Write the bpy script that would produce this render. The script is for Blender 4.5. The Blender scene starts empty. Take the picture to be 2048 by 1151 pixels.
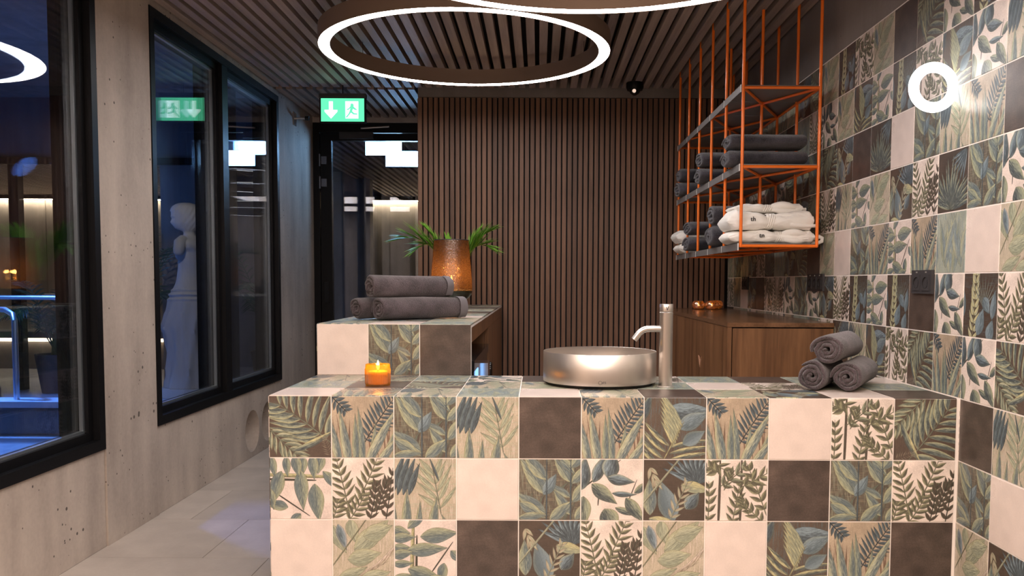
import bpy, bmesh, math, random
import numpy as np
from mathutils import Vector, Matrix, noise
random.seed(11)
PI = math.pi
scene = bpy.context.scene
COL = scene.collection

# ------------------------------------------------------------------ camera
cam_d = bpy.data.cameras.new('camera'); cam = bpy.data.objects.new('camera', cam_d); COL.objects.link(cam)
cam_d.sensor_width = 36; cam_d.lens = 1708.83 / 2048 * 36
cam_d.shift_x = (1024 - 1076.73) / 2048; cam_d.shift_y = (665.64 - 575.5) / 2048
cam_d.clip_start = .05; cam_d.clip_end = 60
_yaw, _pit, _rol = -.0001, -.05994, .00467
_f = Vector((math.sin(_yaw) * math.cos(_pit), math.cos(_yaw) * math.cos(_pit), math.sin(_pit)))
_r = Vector((math.cos(_yaw), -math.sin(_yaw), 0)); _u = _r.cross(_f)
_r2 = math.cos(_rol) * _r + math.sin(_rol) * _u; _u2 = -math.sin(_rol) * _r + math.cos(_rol) * _u
M = Matrix.Identity(4)
for i, v in enumerate((_r2, _u2, -_f)):
    for k in range(3): M[k][i] = v[k]
M[0][3], M[1][3], M[2][3] = .86143, -2.71072, 1.16615
cam.matrix_world = M
scene.camera = cam

# ------------------------------------------------------------------ world, exposure, lights
world = bpy.data.worlds.new('world'); scene.world = world; world.use_nodes = True
world.node_tree.nodes['Background'].inputs[0].default_value = (.012, .02, .05, 1)
world.node_tree.nodes['Background'].inputs[1].default_value = .6
scene.view_settings.view_transform = 'Standard'; scene.view_settings.look = 'None'
scene.view_settings.exposure = 0.18; scene.view_settings.gamma = 1.0
scene.view_settings.use_curve_mapping = False
scene.cycles.max_bounces = 10; scene.cycles.transparent_max_bounces = 24
scene.cycles.glossy_bounces = 5; scene.cycles.diffuse_bounces = 4
scene.cycles.sample_clamp_indirect = 6.0
scene.cycles.use_denoising = True

def add_light(name, kind, loc, power, color, target=None, size=.3, size_y=None, spot=60, blend=.4):
    d = bpy.data.lights.new(name, kind); d.energy = power; d.color = color
    if kind == 'AREA':
        d.size = size
        if size_y: d.shape = 'RECTANGLE'; d.size_y = size_y
        else: d.shape = 'DISK'
    elif kind == 'SPOT':
        d.spot_size = math.radians(spot); d.spot_blend = blend; d.shadow_soft_size = size
    else: d.shadow_soft_size = size
    o = bpy.data.objects.new(name, d); COL.objects.link(o); o.location = loc
    if target is not None:
        o.rotation_euler = (Vector(target) - Vector(loc)).to_track_quat('-Z', 'Y').to_euler()
    return o
WARM = (1.0, .79, .66)
# recessed warm downlights of the room behind the camera
add_light('warm_ceiling_light', 'AREA', (.6, -2.5, 2.5), 130, WARM, (.6, -2.49, .5), 2.6, 1.1)
add_light('warm_ceiling_light', 'AREA', (.6, -4.2, 2.5), 65, WARM, (.6, -4.19, .5), 2.6, 1.0)
# blue spotlights over the pool hall and an added warm fill aimed at the statue
add_light('blue_spotlight', 'SPOT', (-4.0, 3.9, 2.95), 900, (.13, .33, 1.0), (-3.9, 3.9, 0), .12, spot=78, blend=.5)
add_light('blue_spotlight', 'SPOT', (-2.2, 2.7, 2.6), 190, (.16, .28, 1.0), (-.5, 1.3, 0), .06, spot=17, blend=.8)
add_light('blue_spotlight', 'AREA', (-4.3, 6.0, 2.3), 9, (.16, .36, 1.0), (-2.8, 5.9, 1.0), .25)
add_light('statue_fill_light', 'SPOT', (-2.35, 3.3, 2.9), 95, (1.0, .84, .72), (-2.65, 5.9, 1.0), .08, spot=38, blend=.5)

# ------------------------------------------------------------------ material helpers
def new_mat(name):
    m = bpy.data.materials.new(name); m.use_nodes = True
    nt = m.node_tree; b = nt.nodes['Principled BSDF']
    return m, nt, b
def N(nt, t, **kw):
    n = nt.nodes.new(t)
    for k, v in kw.items(): setattr(n, k, v)
    return n
def plain(name, col, rough=.5, metal=0., bump=0., scale=200., spec=None, sheen=0., coat=0.):
    m, nt, b = new_mat(name)
    b.inputs['Base Color'].default_value = (*col, 1); b.inputs['Roughness'].default_value = rough; b.inputs['Metallic'].default_value = metal
    if spec is not None: b.inputs['Specular IOR Level'].default_value = spec
    if coat: b.inputs['Coat Weight'].default_value = coat
    if sheen: b.inputs['Sheen Weight'].default_value = sheen; b.inputs['Sheen Roughness'].default_value = .6
    tc = N(nt, 'ShaderNodeTexCoord'); n = N(nt, 'ShaderNodeTexNoise'); n.inputs['Scale'].default_value = scale; n.inputs['Detail'].default_value = 4
    nt.links.new(tc.outputs['Object'], n.inputs['Vector'])
    mr = N(nt, 'ShaderNodeMapRange'); mr.inputs['To Min'].default_value = max(0, rough - .05); mr.inputs['To Max'].default_value = min(1, rough + .07)
    nt.links.new(n.outputs['Fac'], mr.inputs['Value']); nt.links.new(mr.outputs[0], b.inputs['Roughness'])
    if bump:
        bp = N(nt, 'ShaderNodeBump'); bp.inputs['Strength'].default_value = bump; bp.inputs['Distance'].default_value = .002
        nt.links.new(n.outputs['Fac'], bp.inputs['Height']); nt.links.new(bp.outputs[0], b.inputs['Normal'])
    return m
def emitter(name, col, strength):
    m = bpy.data.materials.new(name); m.use_nodes = True; nt = m.node_tree; nt.nodes.clear()
    e = N(nt, 'ShaderNodeEmission'); e.inputs[0].default_value = (*col, 1); e.inputs[1].default_value = strength
    o = N(nt, 'ShaderNodeOutputMaterial'); nt.links.new(e.outputs[0], o.inputs[0]); return m
def concrete(name, c1, c2, rough=.75, pores=1.0, gloss_noise=0.):
    m, nt, b = new_mat(name); L = nt.links.new
    tc = N(nt, 'ShaderNodeNewGeometry'); oi = N(nt, 'ShaderNodeObjectInfo')
    n1 = N(nt, 'ShaderNodeTexNoise'); n1.inputs['Scale'].default_value = 1.6; n1.inputs['Detail'].default_value = 8; n1.inputs['Roughness'].default_value = .62
    mp = N(nt, 'ShaderNodeMapping'); mp.inputs['Scale'].default_value = (3, 3, .5); L(tc.outputs['Position'], mp.inputs['Vector'])
    n2 = N(nt, 'ShaderNodeTexNoise'); n2.inputs['Scale'].default_value = 2.2; n2.inputs['Detail'].default_value = 6; L(mp.outputs[0], n2.inputs['Vector'])
    L(tc.outputs['Position'], n1.inputs['Vector'])
    n3 = N(nt, 'ShaderNodeTexNoise'); n3.inputs['Scale'].default_value = 60; n3.inputs['Detail'].default_value = 3; L(tc.outputs['Position'], n3.inputs['Vector'])
    ad = N(nt, 'ShaderNodeMath', operation='ADD'); L(n1.outputs['Fac'], ad.inputs[0]); L(n2.outputs['Fac'], ad.inputs[1])
    a2 = N(nt, 'ShaderNodeMath', operation='MULTIPLY_ADD'); L(n3.outputs['Fac'], a2.inputs[0]); a2.inputs[1].default_value = .25; L(ad.outputs[0], a2.inputs[2])
    mr = N(nt, 'ShaderNodeMapRange'); mr.inputs['From Min'].default_value = .75; mr.inputs['From Max'].default_value = 1.5; L(a2.outputs[0], mr.inputs['Value'])
    mx = N(nt, 'ShaderNodeMix', data_type='RGBA'); mx.inputs['A'].default_value = (*c1, 1); mx.inputs['B'].default_value = (*c2, 1); L(mr.outputs[0], mx.inputs['Factor'])
    hs = N(nt, 'ShaderNodeHueSaturation'); vr = N(nt, 'ShaderNodeMapRange'); vr.inputs['To Min'].default_value = .92; vr.inputs['To Max'].default_value = 1.08
    L(oi.outputs['Random'], vr.inputs['Value']); L(vr.outputs[0], hs.inputs['Value']); L(mx.outputs['Result'], hs.inputs['Color'])
    vo = N(nt, 'ShaderNodeTexVoronoi'); vo.inputs['Scale'].default_value = 26; L(tc.outputs['Position'], vo.inputs['Vector'])
    n4 = N(nt, 'ShaderNodeTexNoise'); n4.inputs['Scale'].default_value = 5; L(tc.outputs['Position'], n4.inputs['Vector'])
    th = N(nt, 'ShaderNodeMapRange'); th.inputs['From Min'].default_value = .45; th.inputs['From Max'].default_value = .75; th.inputs['To Min'].default_value = 0.; th.inputs['To Max'].default_value = .16 * pores; L(n4.outputs['Fac'], th.inputs['Value'])
    lt = N(nt, 'ShaderNodeMath', operation='LESS_THAN'); L(vo.outputs['Distance'], lt.inputs[0]); L(th.outputs[0], lt.inputs[1])
    m2 = N(nt, 'ShaderNodeMix', data_type='RGBA'); L(lt.outputs[0], m2.inputs['Factor']); L(hs.outputs[0], m2.inputs['A']); m2.inputs['B'].default_value = (*[q * .35 for q in c1], 1)
    L(m2.outputs['Result'], b.inputs['Base Color']); b.inputs['Roughness'].default_value = rough
    hh = N(nt, 'ShaderNodeMath', operation='SUBTRACT'); L(a2.outputs[0], hh.inputs[0]); L(lt.outputs[0], hh.inputs[1])
    bp = N(nt, 'ShaderNodeBump'); bp.inputs['Strength'].default_value = .35; bp.inputs['Distance'].default_value = .006; L(hh.outputs[0], bp.inputs['Height']); L(bp.outputs[0], b.inputs['Normal'])
    return m
def wood(name, c1, c2, axis=2, rough=.45, fine=1., vary=.14):
    m, nt, b = new_mat(name); L = nt.links.new
    tc = N(nt, 'ShaderNodeTexCoord'); oi = N(nt, 'ShaderNodeObjectInfo'); mp = N(nt, 'ShaderNodeMapping')
    sc = [22 * fine] * 3; sc[axis] = 1.1; mp.inputs['Scale'].default_value = sc
    ad = N(nt, 'ShaderNodeVectorMath', operation='ADD'); sm = N(nt, 'ShaderNodeVectorMath', operation='SCALE'); sm.inputs[0].default_value = (17, 31, 23)
    L(oi.outputs['Random'], sm.inputs['Scale']); L(tc.outputs['Object'], ad.inputs[0]); L(sm.outputs[0], ad.inputs[1]); L(ad.outputs[0], mp.inputs['Vector'])
    n1 = N(nt, 'ShaderNodeTexNoise'); n1.inputs['Scale'].default_value = 1.; n1.inputs['Detail'].default_value = 6; n1.inputs['Distortion'].default_value = .6; L(mp.outputs[0], n1.inputs['Vector'])
    n2 = N(nt, 'ShaderNodeTexNoise'); n2.inputs['Scale'].default_value = 7.; n2.inputs['Detail'].default_value = 3; L(mp.outputs[0], n2.inputs['Vector'])
    a = N(nt, 'ShaderNodeMath', operation='MULTIPLY_ADD'); L(n2.outputs['Fac'], a.inputs[0]); a.inputs[1].default_value = .35; L(n1.outputs['Fac'], a.inputs[2])
    mr = N(nt, 'ShaderNodeMapRange'); mr.inputs['From Min'].default_value = .45; mr.inputs['From Max'].default_value = .92; L(a.outputs[0], mr.inputs['Value'])
    mx = N(nt, 'ShaderNodeMix', data_type='RGBA'); mx.inputs['A'].default_value = (*c1, 1); mx.inputs['B'].default_value = (*c2, 1); L(mr.outputs[0], mx.inputs['Factor'])
    hs = N(nt, 'ShaderNodeHueSaturation'); vr = N(nt, 'ShaderNodeMapRange'); vr.inputs['To Min'].default_value = 1 - vary; vr.inputs['To Max'].default_value = 1 + vary
    L(oi.outputs['Random'], vr.inputs['Value']); L(vr.outputs[0], hs.inputs['Value']); L(mx.outputs['Result'], hs.inputs['Color']); L(hs.outputs[0], b.inputs['Base Color'])
    b.inputs['Roughness'].default_value = rough
    bp = N(nt, 'ShaderNodeBump'); bp.inputs['Strength'].default_value = .15; bp.inputs['Distance'].default_value = .002; L(a.outputs[0], bp.inputs['Height']); L(bp.outputs[0], b.inputs['Normal'])
    return m
def thin_glass(name, tint=(.93, .96, 1.0), refl=1.0, base=.04):
    m = bpy.data.materials.new(name); m.use_nodes = True; nt = m.node_tree; nt.nodes.clear(); L = nt.links.new
    o = N(nt, 'ShaderNodeOutputMaterial'); t = N(nt, 'ShaderNodeBsdfTransparent'); t.inputs[0].default_value = (*tint, 1)
    g = N(nt, 'ShaderNodeBsdfGlossy'); g.inputs['Roughness'].default_value = 0.0; g.inputs['Color'].default_value = (1, 1, 1, 1)
    lw = N(nt, 'ShaderNodeLayerWeight'); lw.inputs['Blend'].default_value = .5
    p = N(nt, 'ShaderNodeMath', operation='POWER'); p.inputs[1].default_value = 5; L(lw.outputs['Facing'], p.inputs[0])
    q = N(nt, 'ShaderNodeMath', operation='MULTIPLY_ADD'); q.inputs[1].default_value = (1 - base) * refl; q.inputs[2].default_value = base * refl; L(p.outputs[0], q.inputs[0])
    mx = N(nt, 'ShaderNodeMixShader'); L(q.outputs[0], mx.inputs[0]); L(t.outputs[0], mx.inputs[1]); L(g.outputs[0], mx.inputs[2]); L(mx.outputs[0], o.inputs[0])
    return m
def coloured_glass(name, tint, body, body_fac=.35, crackle=False, gloss=.1, rough=.1):
    m = bpy.data.materials.new(name); m.use_nodes = True; nt = m.node_tree; nt.nodes.clear(); L = nt.links.new
    o = N(nt, 'ShaderNodeOutputMaterial'); t = N(nt, 'ShaderNodeBsdfTransparent'); t.inputs[0].default_value = (*tint, 1)
    tr = N(nt, 'ShaderNodeBsdfTranslucent'); tr.inputs[0].default_value = (*body, 1)
    df = N(nt, 'ShaderNodeBsdfDiffuse'); df.inputs[0].default_value = (*[q * .6 for q in body], 1)
    ms = N(nt, 'ShaderNodeMixShader'); ms.inputs[0].default_value = .35; L(tr.outputs[0], ms.inputs[1]); L(df.outputs[0], ms.inputs[2])
    a = N(nt, 'ShaderNodeMixShader'); a.inputs[0].default_value = body_fac; L(t.outputs[0], a.inputs[1]); L(ms.outputs[0], a.inputs[2])
    g = N(nt, 'ShaderNodeBsdfGlossy'); g.inputs['Roughness'].default_value = rough
    lw = N(nt, 'ShaderNodeFresnel'); lw.inputs[0].default_value = 1.5
    bm_ = N(nt, 'ShaderNodeMixShader'); bm_.inputs[0].default_value = gloss; L(a.outputs[0], bm_.inputs[1]); L(g.outputs[0], bm_.inputs[2])
    if crackle:
        tc = N(nt, 'ShaderNodeTexCoord'); v = N(nt, 'ShaderNodeTexVoronoi'); v.inputs['Scale'].default_value = 200; v.feature = 'DISTANCE_TO_EDGE'; L(tc.outputs['Object'], v.inputs['Vector'])
        n = N(nt, 'ShaderNodeTexNoise'); n.inputs['Scale'].default_value = 230; n.inputs['Detail'].default_value = 1; L(tc.outputs['Object'], n.inputs['Vector'])
        mr = N(nt, 'ShaderNodeMapRange'); mr.inputs['From Min'].default_value = .0; mr.inputs['From Max'].default_value = .10; mr.inputs['To Min'].default_value = .75; mr.inputs['To Max'].default_value = body_fac; L(v.outputs['Distance'], mr.inputs['Value'])
        mu = N(nt, 'ShaderNodeMapRange'); mu.inputs['From Min'].default_value = .50; mu.inputs['From Max'].default_value = .55; L(n.outputs['Fac'], mu.inputs['Value'])
        mm = N(nt, 'ShaderNodeMath', operation='MAXIMUM'); L(mr.outputs[0], mm.inputs[0]); m3 = N(nt, 'ShaderNodeMath', operation='MULTIPLY'); m3.inputs[1].default_value = .85; L(mu.outputs[0], m3.inputs[0]); L(m3.outputs[0], mm.inputs[1]); L(mm.outputs[0], a.inputs[0])
        bp = N(nt, 'ShaderNodeBump'); bp.inputs['Strength'].default_value = .6; bp.inputs['Distance'].default_value = .002; L(v.outputs['Distance'], bp.inputs['Height']); L(bp.outputs[0], g.inputs['Normal'])
    L(bm_.outputs[0], o.inputs[0]); return m
def towel_mat(name, c, scale=330, strength=1.0):
    m, nt, b = new_mat(name); L = nt.links.new
    tc = N(nt, 'ShaderNodeTexCoord'); n = N(nt, 'ShaderNodeTexNoise'); n.inputs['Scale'].default_value = scale; n.inputs['Detail'].default_value = 2; L(tc.outputs['Object'], n.inputs['Vector'])
    n2 = N(nt, 'ShaderNodeTexNoise'); n2.inputs['Scale'].default_value = 14; L(tc.outputs['Object'], n2.inputs['Vector'])
    ad = N(nt, 'ShaderNodeMath', operation='ADD'); L(n.outputs['Fac'], ad.inputs[0]); L(n2.outputs['Fac'], ad.inputs[1])
    mr = N(nt, 'ShaderNodeMapRange'); mr.inputs['From Min'].default_value = .7; mr.inputs['From Max'].default_value = 1.3; L(ad.outputs[0], mr.inputs['Value'])
    mx = N(nt, 'ShaderNodeMix', data_type='RGBA'); mx.inputs['A'].default_value = (*[q * .3 for q in c], 1); mx.inputs['B'].default_value = (*[min(1, q * 2.0) for q in c], 1); L(mr.outputs[0], mx.inputs['Factor']); L(mx.outputs['Result'], b.inputs['Base Color'])
    b.inputs['Roughness'].default_value = 1; b.inputs['Specular IOR Level'].default_value = .1; b.inputs['Sheen Weight'].default_value = .35; b.inputs['Sheen Roughness'].default_value = .5
    bp = N(nt, 'ShaderNodeBump'); bp.inputs['Strength'].default_value = strength; bp.inputs['Distance'].default_value = .004; L(n.outputs['Fac'], bp.inputs['Height']); L(bp.outputs[0], b.inputs['Normal'])
    return m
def brushed(name, c, rough=.28):
    m, nt, b = new_mat(name); L = nt.links.new
    b.inputs['Base Color'].default_value = (*c, 1); b.inputs['Metallic'].default_value = 1
    tc = N(nt, 'ShaderNodeTexCoord'); n = N(nt, 'ShaderNodeTexNoise'); n.inputs['Scale'].default_value = 9; n.inputs['Detail'].default_value = 3; L(tc.outputs['Object'], n.inputs['Vector'])
    mr = N(nt, 'ShaderNodeMapRange'); mr.inputs['To Min'].default_value = rough - .02; mr.inputs['To Max'].default_value = rough + .05; L(n.outputs['Fac'], mr.inputs['Value']); L(mr.outputs[0], b.inputs['Roughness'])
    b.inputs['Anisotropic'].default_value = .8
    tg = N(nt, 'ShaderNodeTangent'); tg.direction_type = 'RADIAL'; tg.axis = 'Z'; L(tg.outputs[0], b.inputs['Tangent'])
    return m
def wax_mat(name, c, sub=.5):
    m, nt, b = new_mat(name); b.inputs['Base Color'].default_value = (*c, 1); b.inputs['Subsurface Weight'].default_value = sub; b.inputs['Subsurface Radius'].default_value = (.03, .02, .01); b.inputs['Roughness'].default_value = .5
    return m

MAT = {
 'concrete': concrete('concrete', (.30, .25, .215), (.60, .515, .44), pores=1.5),
 'concrete_dark': concrete('dark_concrete', (.17, .145, .13), (.27, .235, .215), pores=.7),
 'concrete_hall': concrete('hall_concrete', (.16, .15, .15), (.34, .31, .29), pores=.6),
 'slat': wood('slat_wood', (.11, .052, .029), (.225, .115, .066), 2, .5),
 'slat_y': wood('ceiling_slat_wood', (.24, .185, .16), (.40, .31, .265), 1, .55),
 'slat_dark': plain('slat_backing', (.012, .010, .010), .8),
 'walnut': wood('walnut', (.10, .044, .018), (.26, .125, .055), 2, .32, .7, .05),
 'walnut_top': wood('walnut_top', (.10, .048, .022), (.22, .11, .055), 1, .22, .7, .03),
 'black': plain('black_metal', (.004, .004, .005), .42, spec=.22),
 'black_gloss': plain('black_gloss', (.008, .008, .009), .12),
 'black_soft': plain('black_plastic', (.035, .032, .034), .5),
 'rubber': plain('black_rubber', (.008, .008, .008), .6),
 'alu': plain('aluminium_spacer', (.62, .62, .58), .35, .9),
 'steel': brushed('brushed_steel', (.72, .68, .64), .30),
 'chrome': plain('chrome', (.8, .8, .82), .12, 1.),
 'dull_steel': plain('dull_steel', (.16, .17, .20), .4, .8),
 'notch': plain('notch_edge', (.42, .22, .13), .5),
 'rail_steel': plain('rail_steel', (.80, .82, .86), .36, 1.),
 'orange': plain('orange_lacquer', (.95, .19, .014), .33, coat=.3),
 'tray': plain('grey_tray', (.23, .22, .215), .45, .3),
 'white_seam': plain('white_seam', (.75, .73, .70), .6),
 'bronze': plain('ring_casing', (.24, .17, .125), .5, .25),
 'led': emitter('ring_diffuser', (1.0, .94, .93), 33),
 'led_small': emitter('wall_ring_tube', (1.0, .97, .95), 5.0),
 'led_reflection': emitter('ring_reflection_glow', (1.0, .93, .84), 2.2),
 'cove': emitter('warm_cove', (1.0, .70, .40), 45),
 'cove_low': emitter('low_cove', (1.0, .66, .36), 7),
 'panel': emitter('cool_reflection', (.40, .70, 1.0), 34),  # glow in place of a daylight reflection; also brightens the alcove wall
 'glass': thin_glass('window_glass', (.92, .955, 1.0), .9),
 'rail_glass': thin_glass('railing_glass', (.90, .94, 1.0), 1.0),
 'grout': plain('grout', (.84, .77, .71), .7, bump=.2, scale=300),
 'floor': concrete('floor_tile', (.40, .35, .305), (.55, .485, .425), .42, 0.),
 'floor_gap': plain('floor_grout', (.13, .115, .10), .8),
 'towel': towel_mat('grey_towel', (.066, .050, .055)),
 'towel_blue': towel_mat('slate_towel', (.052, .050, .062)),
 'hem': plain('towel_hem', (.15, .135, .145), .8, bump=.4, scale=500),
 'robe': plain('white_robe', (.90, .87, .81), .9, bump=.5, scale=120),
 'ink': plain('black_thread', (.01, .01, .01), .8),
 'wax': wax_mat('wax', (.95, .78, .50)),
 'flame': emitter('flame', (1.0, .62, .22), 30),
 'amber': coloured_glass('amber_glass', (1.0, .70, .20), (1.0, .60, .09), .26, gloss=.12),
 'crackle': coloured_glass('crackle_glass', (.86, .66, .42), (.20, .11, .05), .10, True, .12, .2),
 'smoke': plain('smoked_glass', (.035, .032, .018), .12, 0., coat=.6),
 'gold': plain('gold_glass', (.80, .42, .12), .14, 1.),
 'palm': plain('palm_leaf', (.20, .44, .05), .4),
 'palm_dark': plain('dark_palm_leaf', (.035, .11, .07), .4),
 'stalk': plain('palm_stalk', (.10, .14, .04), .6),
 'soil': plain('soil', (.03, .02, .015), .9, bump=.5, scale=90),
 'stone': concrete('statue_stone', (.42, .40, .37), (.56, .53, .49), .8, .3),
 'mirrored_blue': emitter('blue_reflection', (.25, .5, 1.0), 1.6),
 'sign_green': emitter('sign_green', (.10, .66, .34), 1.5),
 'sign_white': emitter('sign_white', (.66, 1.0, .86), 2.0),
 'red': emitter('red_lamp', (1.0, .06, .02), 2.0),
 'tub': plain('tub_side', (.10, .07, .05), .5, bump=.3, scale=60),
 'deck': concrete('hall_floor', (.30, .30, .32), (.44, .44, .46), .45, 0.),
 'coping': plain('pool_coping', (.75, .77, .80), .35, bump=.3, scale=80),
 'plaster': plain('plaster', (.30, .27, .25), .85),
}
_m, _nt, _b = new_mat('pool_water'); _b.inputs['Base Color'].default_value = (.02, .12, .22, 1); _b.inputs['Roughness'].default_value = .04
_n = N(_nt, 'ShaderNodeTexNoise'); _n.inputs['Scale'].default_value = 9; _bp = N(_nt, 'ShaderNodeBump'); _bp.inputs['Strength'].default_value = .3; _bp.inputs['Distance'].default_value = .02
_nt.links.new(_n.outputs['Fac'], _bp.inputs['Height']); _nt.links.new(_bp.outputs[0], _b.inputs['Normal']); MAT['water'] = _m

# ------------------------------------------------------------------ object helpers
def link(name, me, mat=None, parent=None):
    o = bpy.data.objects.new(name, me); COL.objects.link(o)
    if mat is not None and me is not None and len(me.materials) == 0: me.materials.append(MAT[mat] if isinstance(mat, str) else mat)
    if parent is not None: o.parent = parent
    return o
def tag(o, label=None, cat=None, group=None, kind=None):
    if label: o['label'] = label
    if cat: o['category'] = cat
    if group: o['group'] = group
    if kind: o['kind'] = kind
    return o
def empty(name, loc, label=None, cat=None, group=None, kind=None, rz=0.):
    o = bpy.data.objects.new(name, None); o.empty_display_size = .1; COL.objects.link(o); o.location = loc; o.rotation_euler[2] = rz
    return tag(o, label, cat, group, kind)
def mesh_bm(bm, name='m', smooth=False, recalc=True):
    if recalc: bmesh.ops.recalc_face_normals(bm, faces=bm.faces)
    me = bpy.data.meshes.new(name); bm.to_mesh(me); bm.free()
    if smooth:
        for p in me.polygons: p.use_smooth = True
    return me
def bevel(bm, r, seg=1, edges=None, angle=None):
    es = edges if edges is not None else [e for e in bm.edges if len(e.link_faces) == 2 and e.calc_face_angle(0) > (angle or .6)]
    if r > 0 and es: bmesh.ops.bevel(bm, geom=es, offset=r, segments=seg, affect='EDGES', profile=.5)
def add_box(bm, lo, hi):
    v = [bm.verts.new((x, y, z)) for z in (lo[2], hi[2]) for y in (lo[1], hi[1]) for x in (lo[0], hi[0])]
    for f in ((0, 2, 3, 1), (4, 5, 7, 6), (0, 1, 5, 4), (1, 3, 7, 5), (3, 2, 6, 7), (2, 0, 4, 6)): bm.faces.new([v[i] for i in f])
def box(name, lo, hi, mat, parent=None, r=.002, origin=True):
    bm = bmesh.new(); c = [(a + b) / 2 for a, b in zip(lo, hi)] if origin else (0, 0, 0)
    lo2 = [a - q for a, q in zip(lo, c)]; hi2 = [a - q for a, q in zip(hi, c)]
    add_box(bm, lo2, hi2); bevel(bm, min(r, min(abs(b - a) for a, b in zip(lo, hi)) * .4)); o = link(name, mesh_bm(bm, name), mat, parent); o.location = c; return o
def multi_box(name, boxes, mat, parent=None, r=.0015):
    bm = bmesh.new()
    for lo, hi in boxes: add_box(bm, lo, hi)
    bevel(bm, r); return link(name, mesh_bm(bm, name), mat, parent)
def add_tube(bm, pts, rad, seg=10, caps=True, closed=False, up=Vector((0, 0, 1))):
    pts = [Vector(p) for p in pts]; n = len(pts); rings = []
    prev = None
    for i, p in enumerate(pts):
        if closed: t = (pts[(i + 1) % n] - pts[i - 1]).normalized()
        else: t = (pts[min(i + 1, n - 1)] - pts[max(i - 1, 0)]).normalized()
        a = prev if prev is not None else (up if abs(t.dot(up)) < .95 else Vector((1, 0, 0)))
        x = (a - t * a.dot(t)).normalized(); prev = x; y = t.cross(x)
        rr = rad[i] if isinstance(rad, (list, tuple)) else rad
        rings.append([bm.verts.new(p + (x * math.cos(2 * PI * k / seg) + y * math.sin(2 * PI * k / seg)) * rr) for k in range(seg)])
    for i in range(n if closed else n - 1):
        A, B = rings[i], rings[(i + 1) % n]
        for k in range(seg): bm.faces.new((A[k], A[(k + 1) % seg], B[(k + 1) % seg], B[k]))
    if caps and not closed: bm.faces.new(rings[0][::-1]); bm.faces.new(rings[-1])
def tube(name, pts, rad, mat, parent=None, seg=10, closed=False):
    bm = bmesh.new(); add_tube(bm, pts, rad, seg, True, closed); return link(name, smooth_by_angle(mesh_bm(bm, name)), mat, parent)
def smooth_by_angle(me, ang=.7):
    for p in me.polygons: p.use_smooth = True
    try: me.set_sharp_from_angle(angle=ang)
    except Exception: pass
    return me
def add_lathe(bm, prof, seg=32, c=(0, 0, 0), flute=None):
    rings = []
    for j, (r, z) in enumerate(prof):
        if r < 1e-6: rings.append([bm.verts.new((c[0], c[1], c[2] + z))]); continue
        rings.append([bm.verts.new((c[0] + (r + (flute(k, j) if flute else 0)) * math.cos(2 * PI * k / seg), c[1] + (r + (flute(k, j) if flute else 0)) * math.sin(2 * PI * k / seg), c[2] + z)) for k in range(seg)])
    for A, B in zip(rings, rings[1:]):
        if len(A) == 1 and len(B) == 1: continue
        for k in range(seg):
            q = (k + 1) % seg
            if len(A) == 1: bm.faces.new((A[0], B[q], B[k]))
            elif len(B) == 1: bm.faces.new((A[k], A[q], B[0]))
            else: bm.faces.new((A[k], A[q], B[q], B[k]))
def lathe(name, prof, mat, parent=None, seg=32, flute=None, ang=.7):
    bm = bmesh.new(); add_lathe(bm, prof, seg, flute=flute); return link(name, smooth_by_angle(mesh_bm(bm, name), ang), mat, parent)
def poly_prism(name, pts, depth, mat, parent=None, mat4=None, r=0.):
    bm = bmesh.new(); v = [bm.verts.new((x, y, 0)) for x, y in pts]; f = bm.faces.new(v)
    ret = bmesh.ops.extrude_face_region(bm, geom=[f]); bmesh.ops.translate(bm, verts=[e for e in ret['geom'] if isinstance(e, bmesh.types.BMVert)], vec=(0, 0, depth))
    bevel(bm, r)
    if mat4 is not None: bm.transform(mat4)
    return link(name, mesh_bm(bm, name), mat, parent)
def frame4(X, Y, Z, o=(0, 0, 0)):
    m = Matrix.Identity(4)
    for i, v in enumerate((X, Y, Z, o)):
        for k in range(3): m[k][i] = v[k]
    return m
FRONT = ((1, 0, 0), (0, 0, 1), (0, -1, 0)); WEST = ((0, -1, 0), (0, 0, 1), (-1, 0, 0)); TOP = ((1, 0, 0), (0, 1, 0), (0, 0, 1)); EAST = ((0, 1, 0), (0, 0, 1), (1, 0, 0))
def text_mesh(name, body, size, mat, parent, m4, depth=.0004):
    cu = bpy.data.curves.new(name, 'FONT'); cu.body = body; cu.size = size; cu.align_x = 'CENTER'; cu.align_y = 'CENTER'; cu.extrude = depth
    o = bpy.data.objects.new(name, cu); COL.objects.link(o)
    dg = bpy.context.evaluated_depsgraph_get(); me = bpy.data.meshes.new_from_object(o.evaluated_get(dg)); bpy.data.objects.remove(o); me.transform(m4)
    me.materials.clear(); return link(name, me, mat, parent)
def pip(parent, child): child.parent = parent; return child

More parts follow.
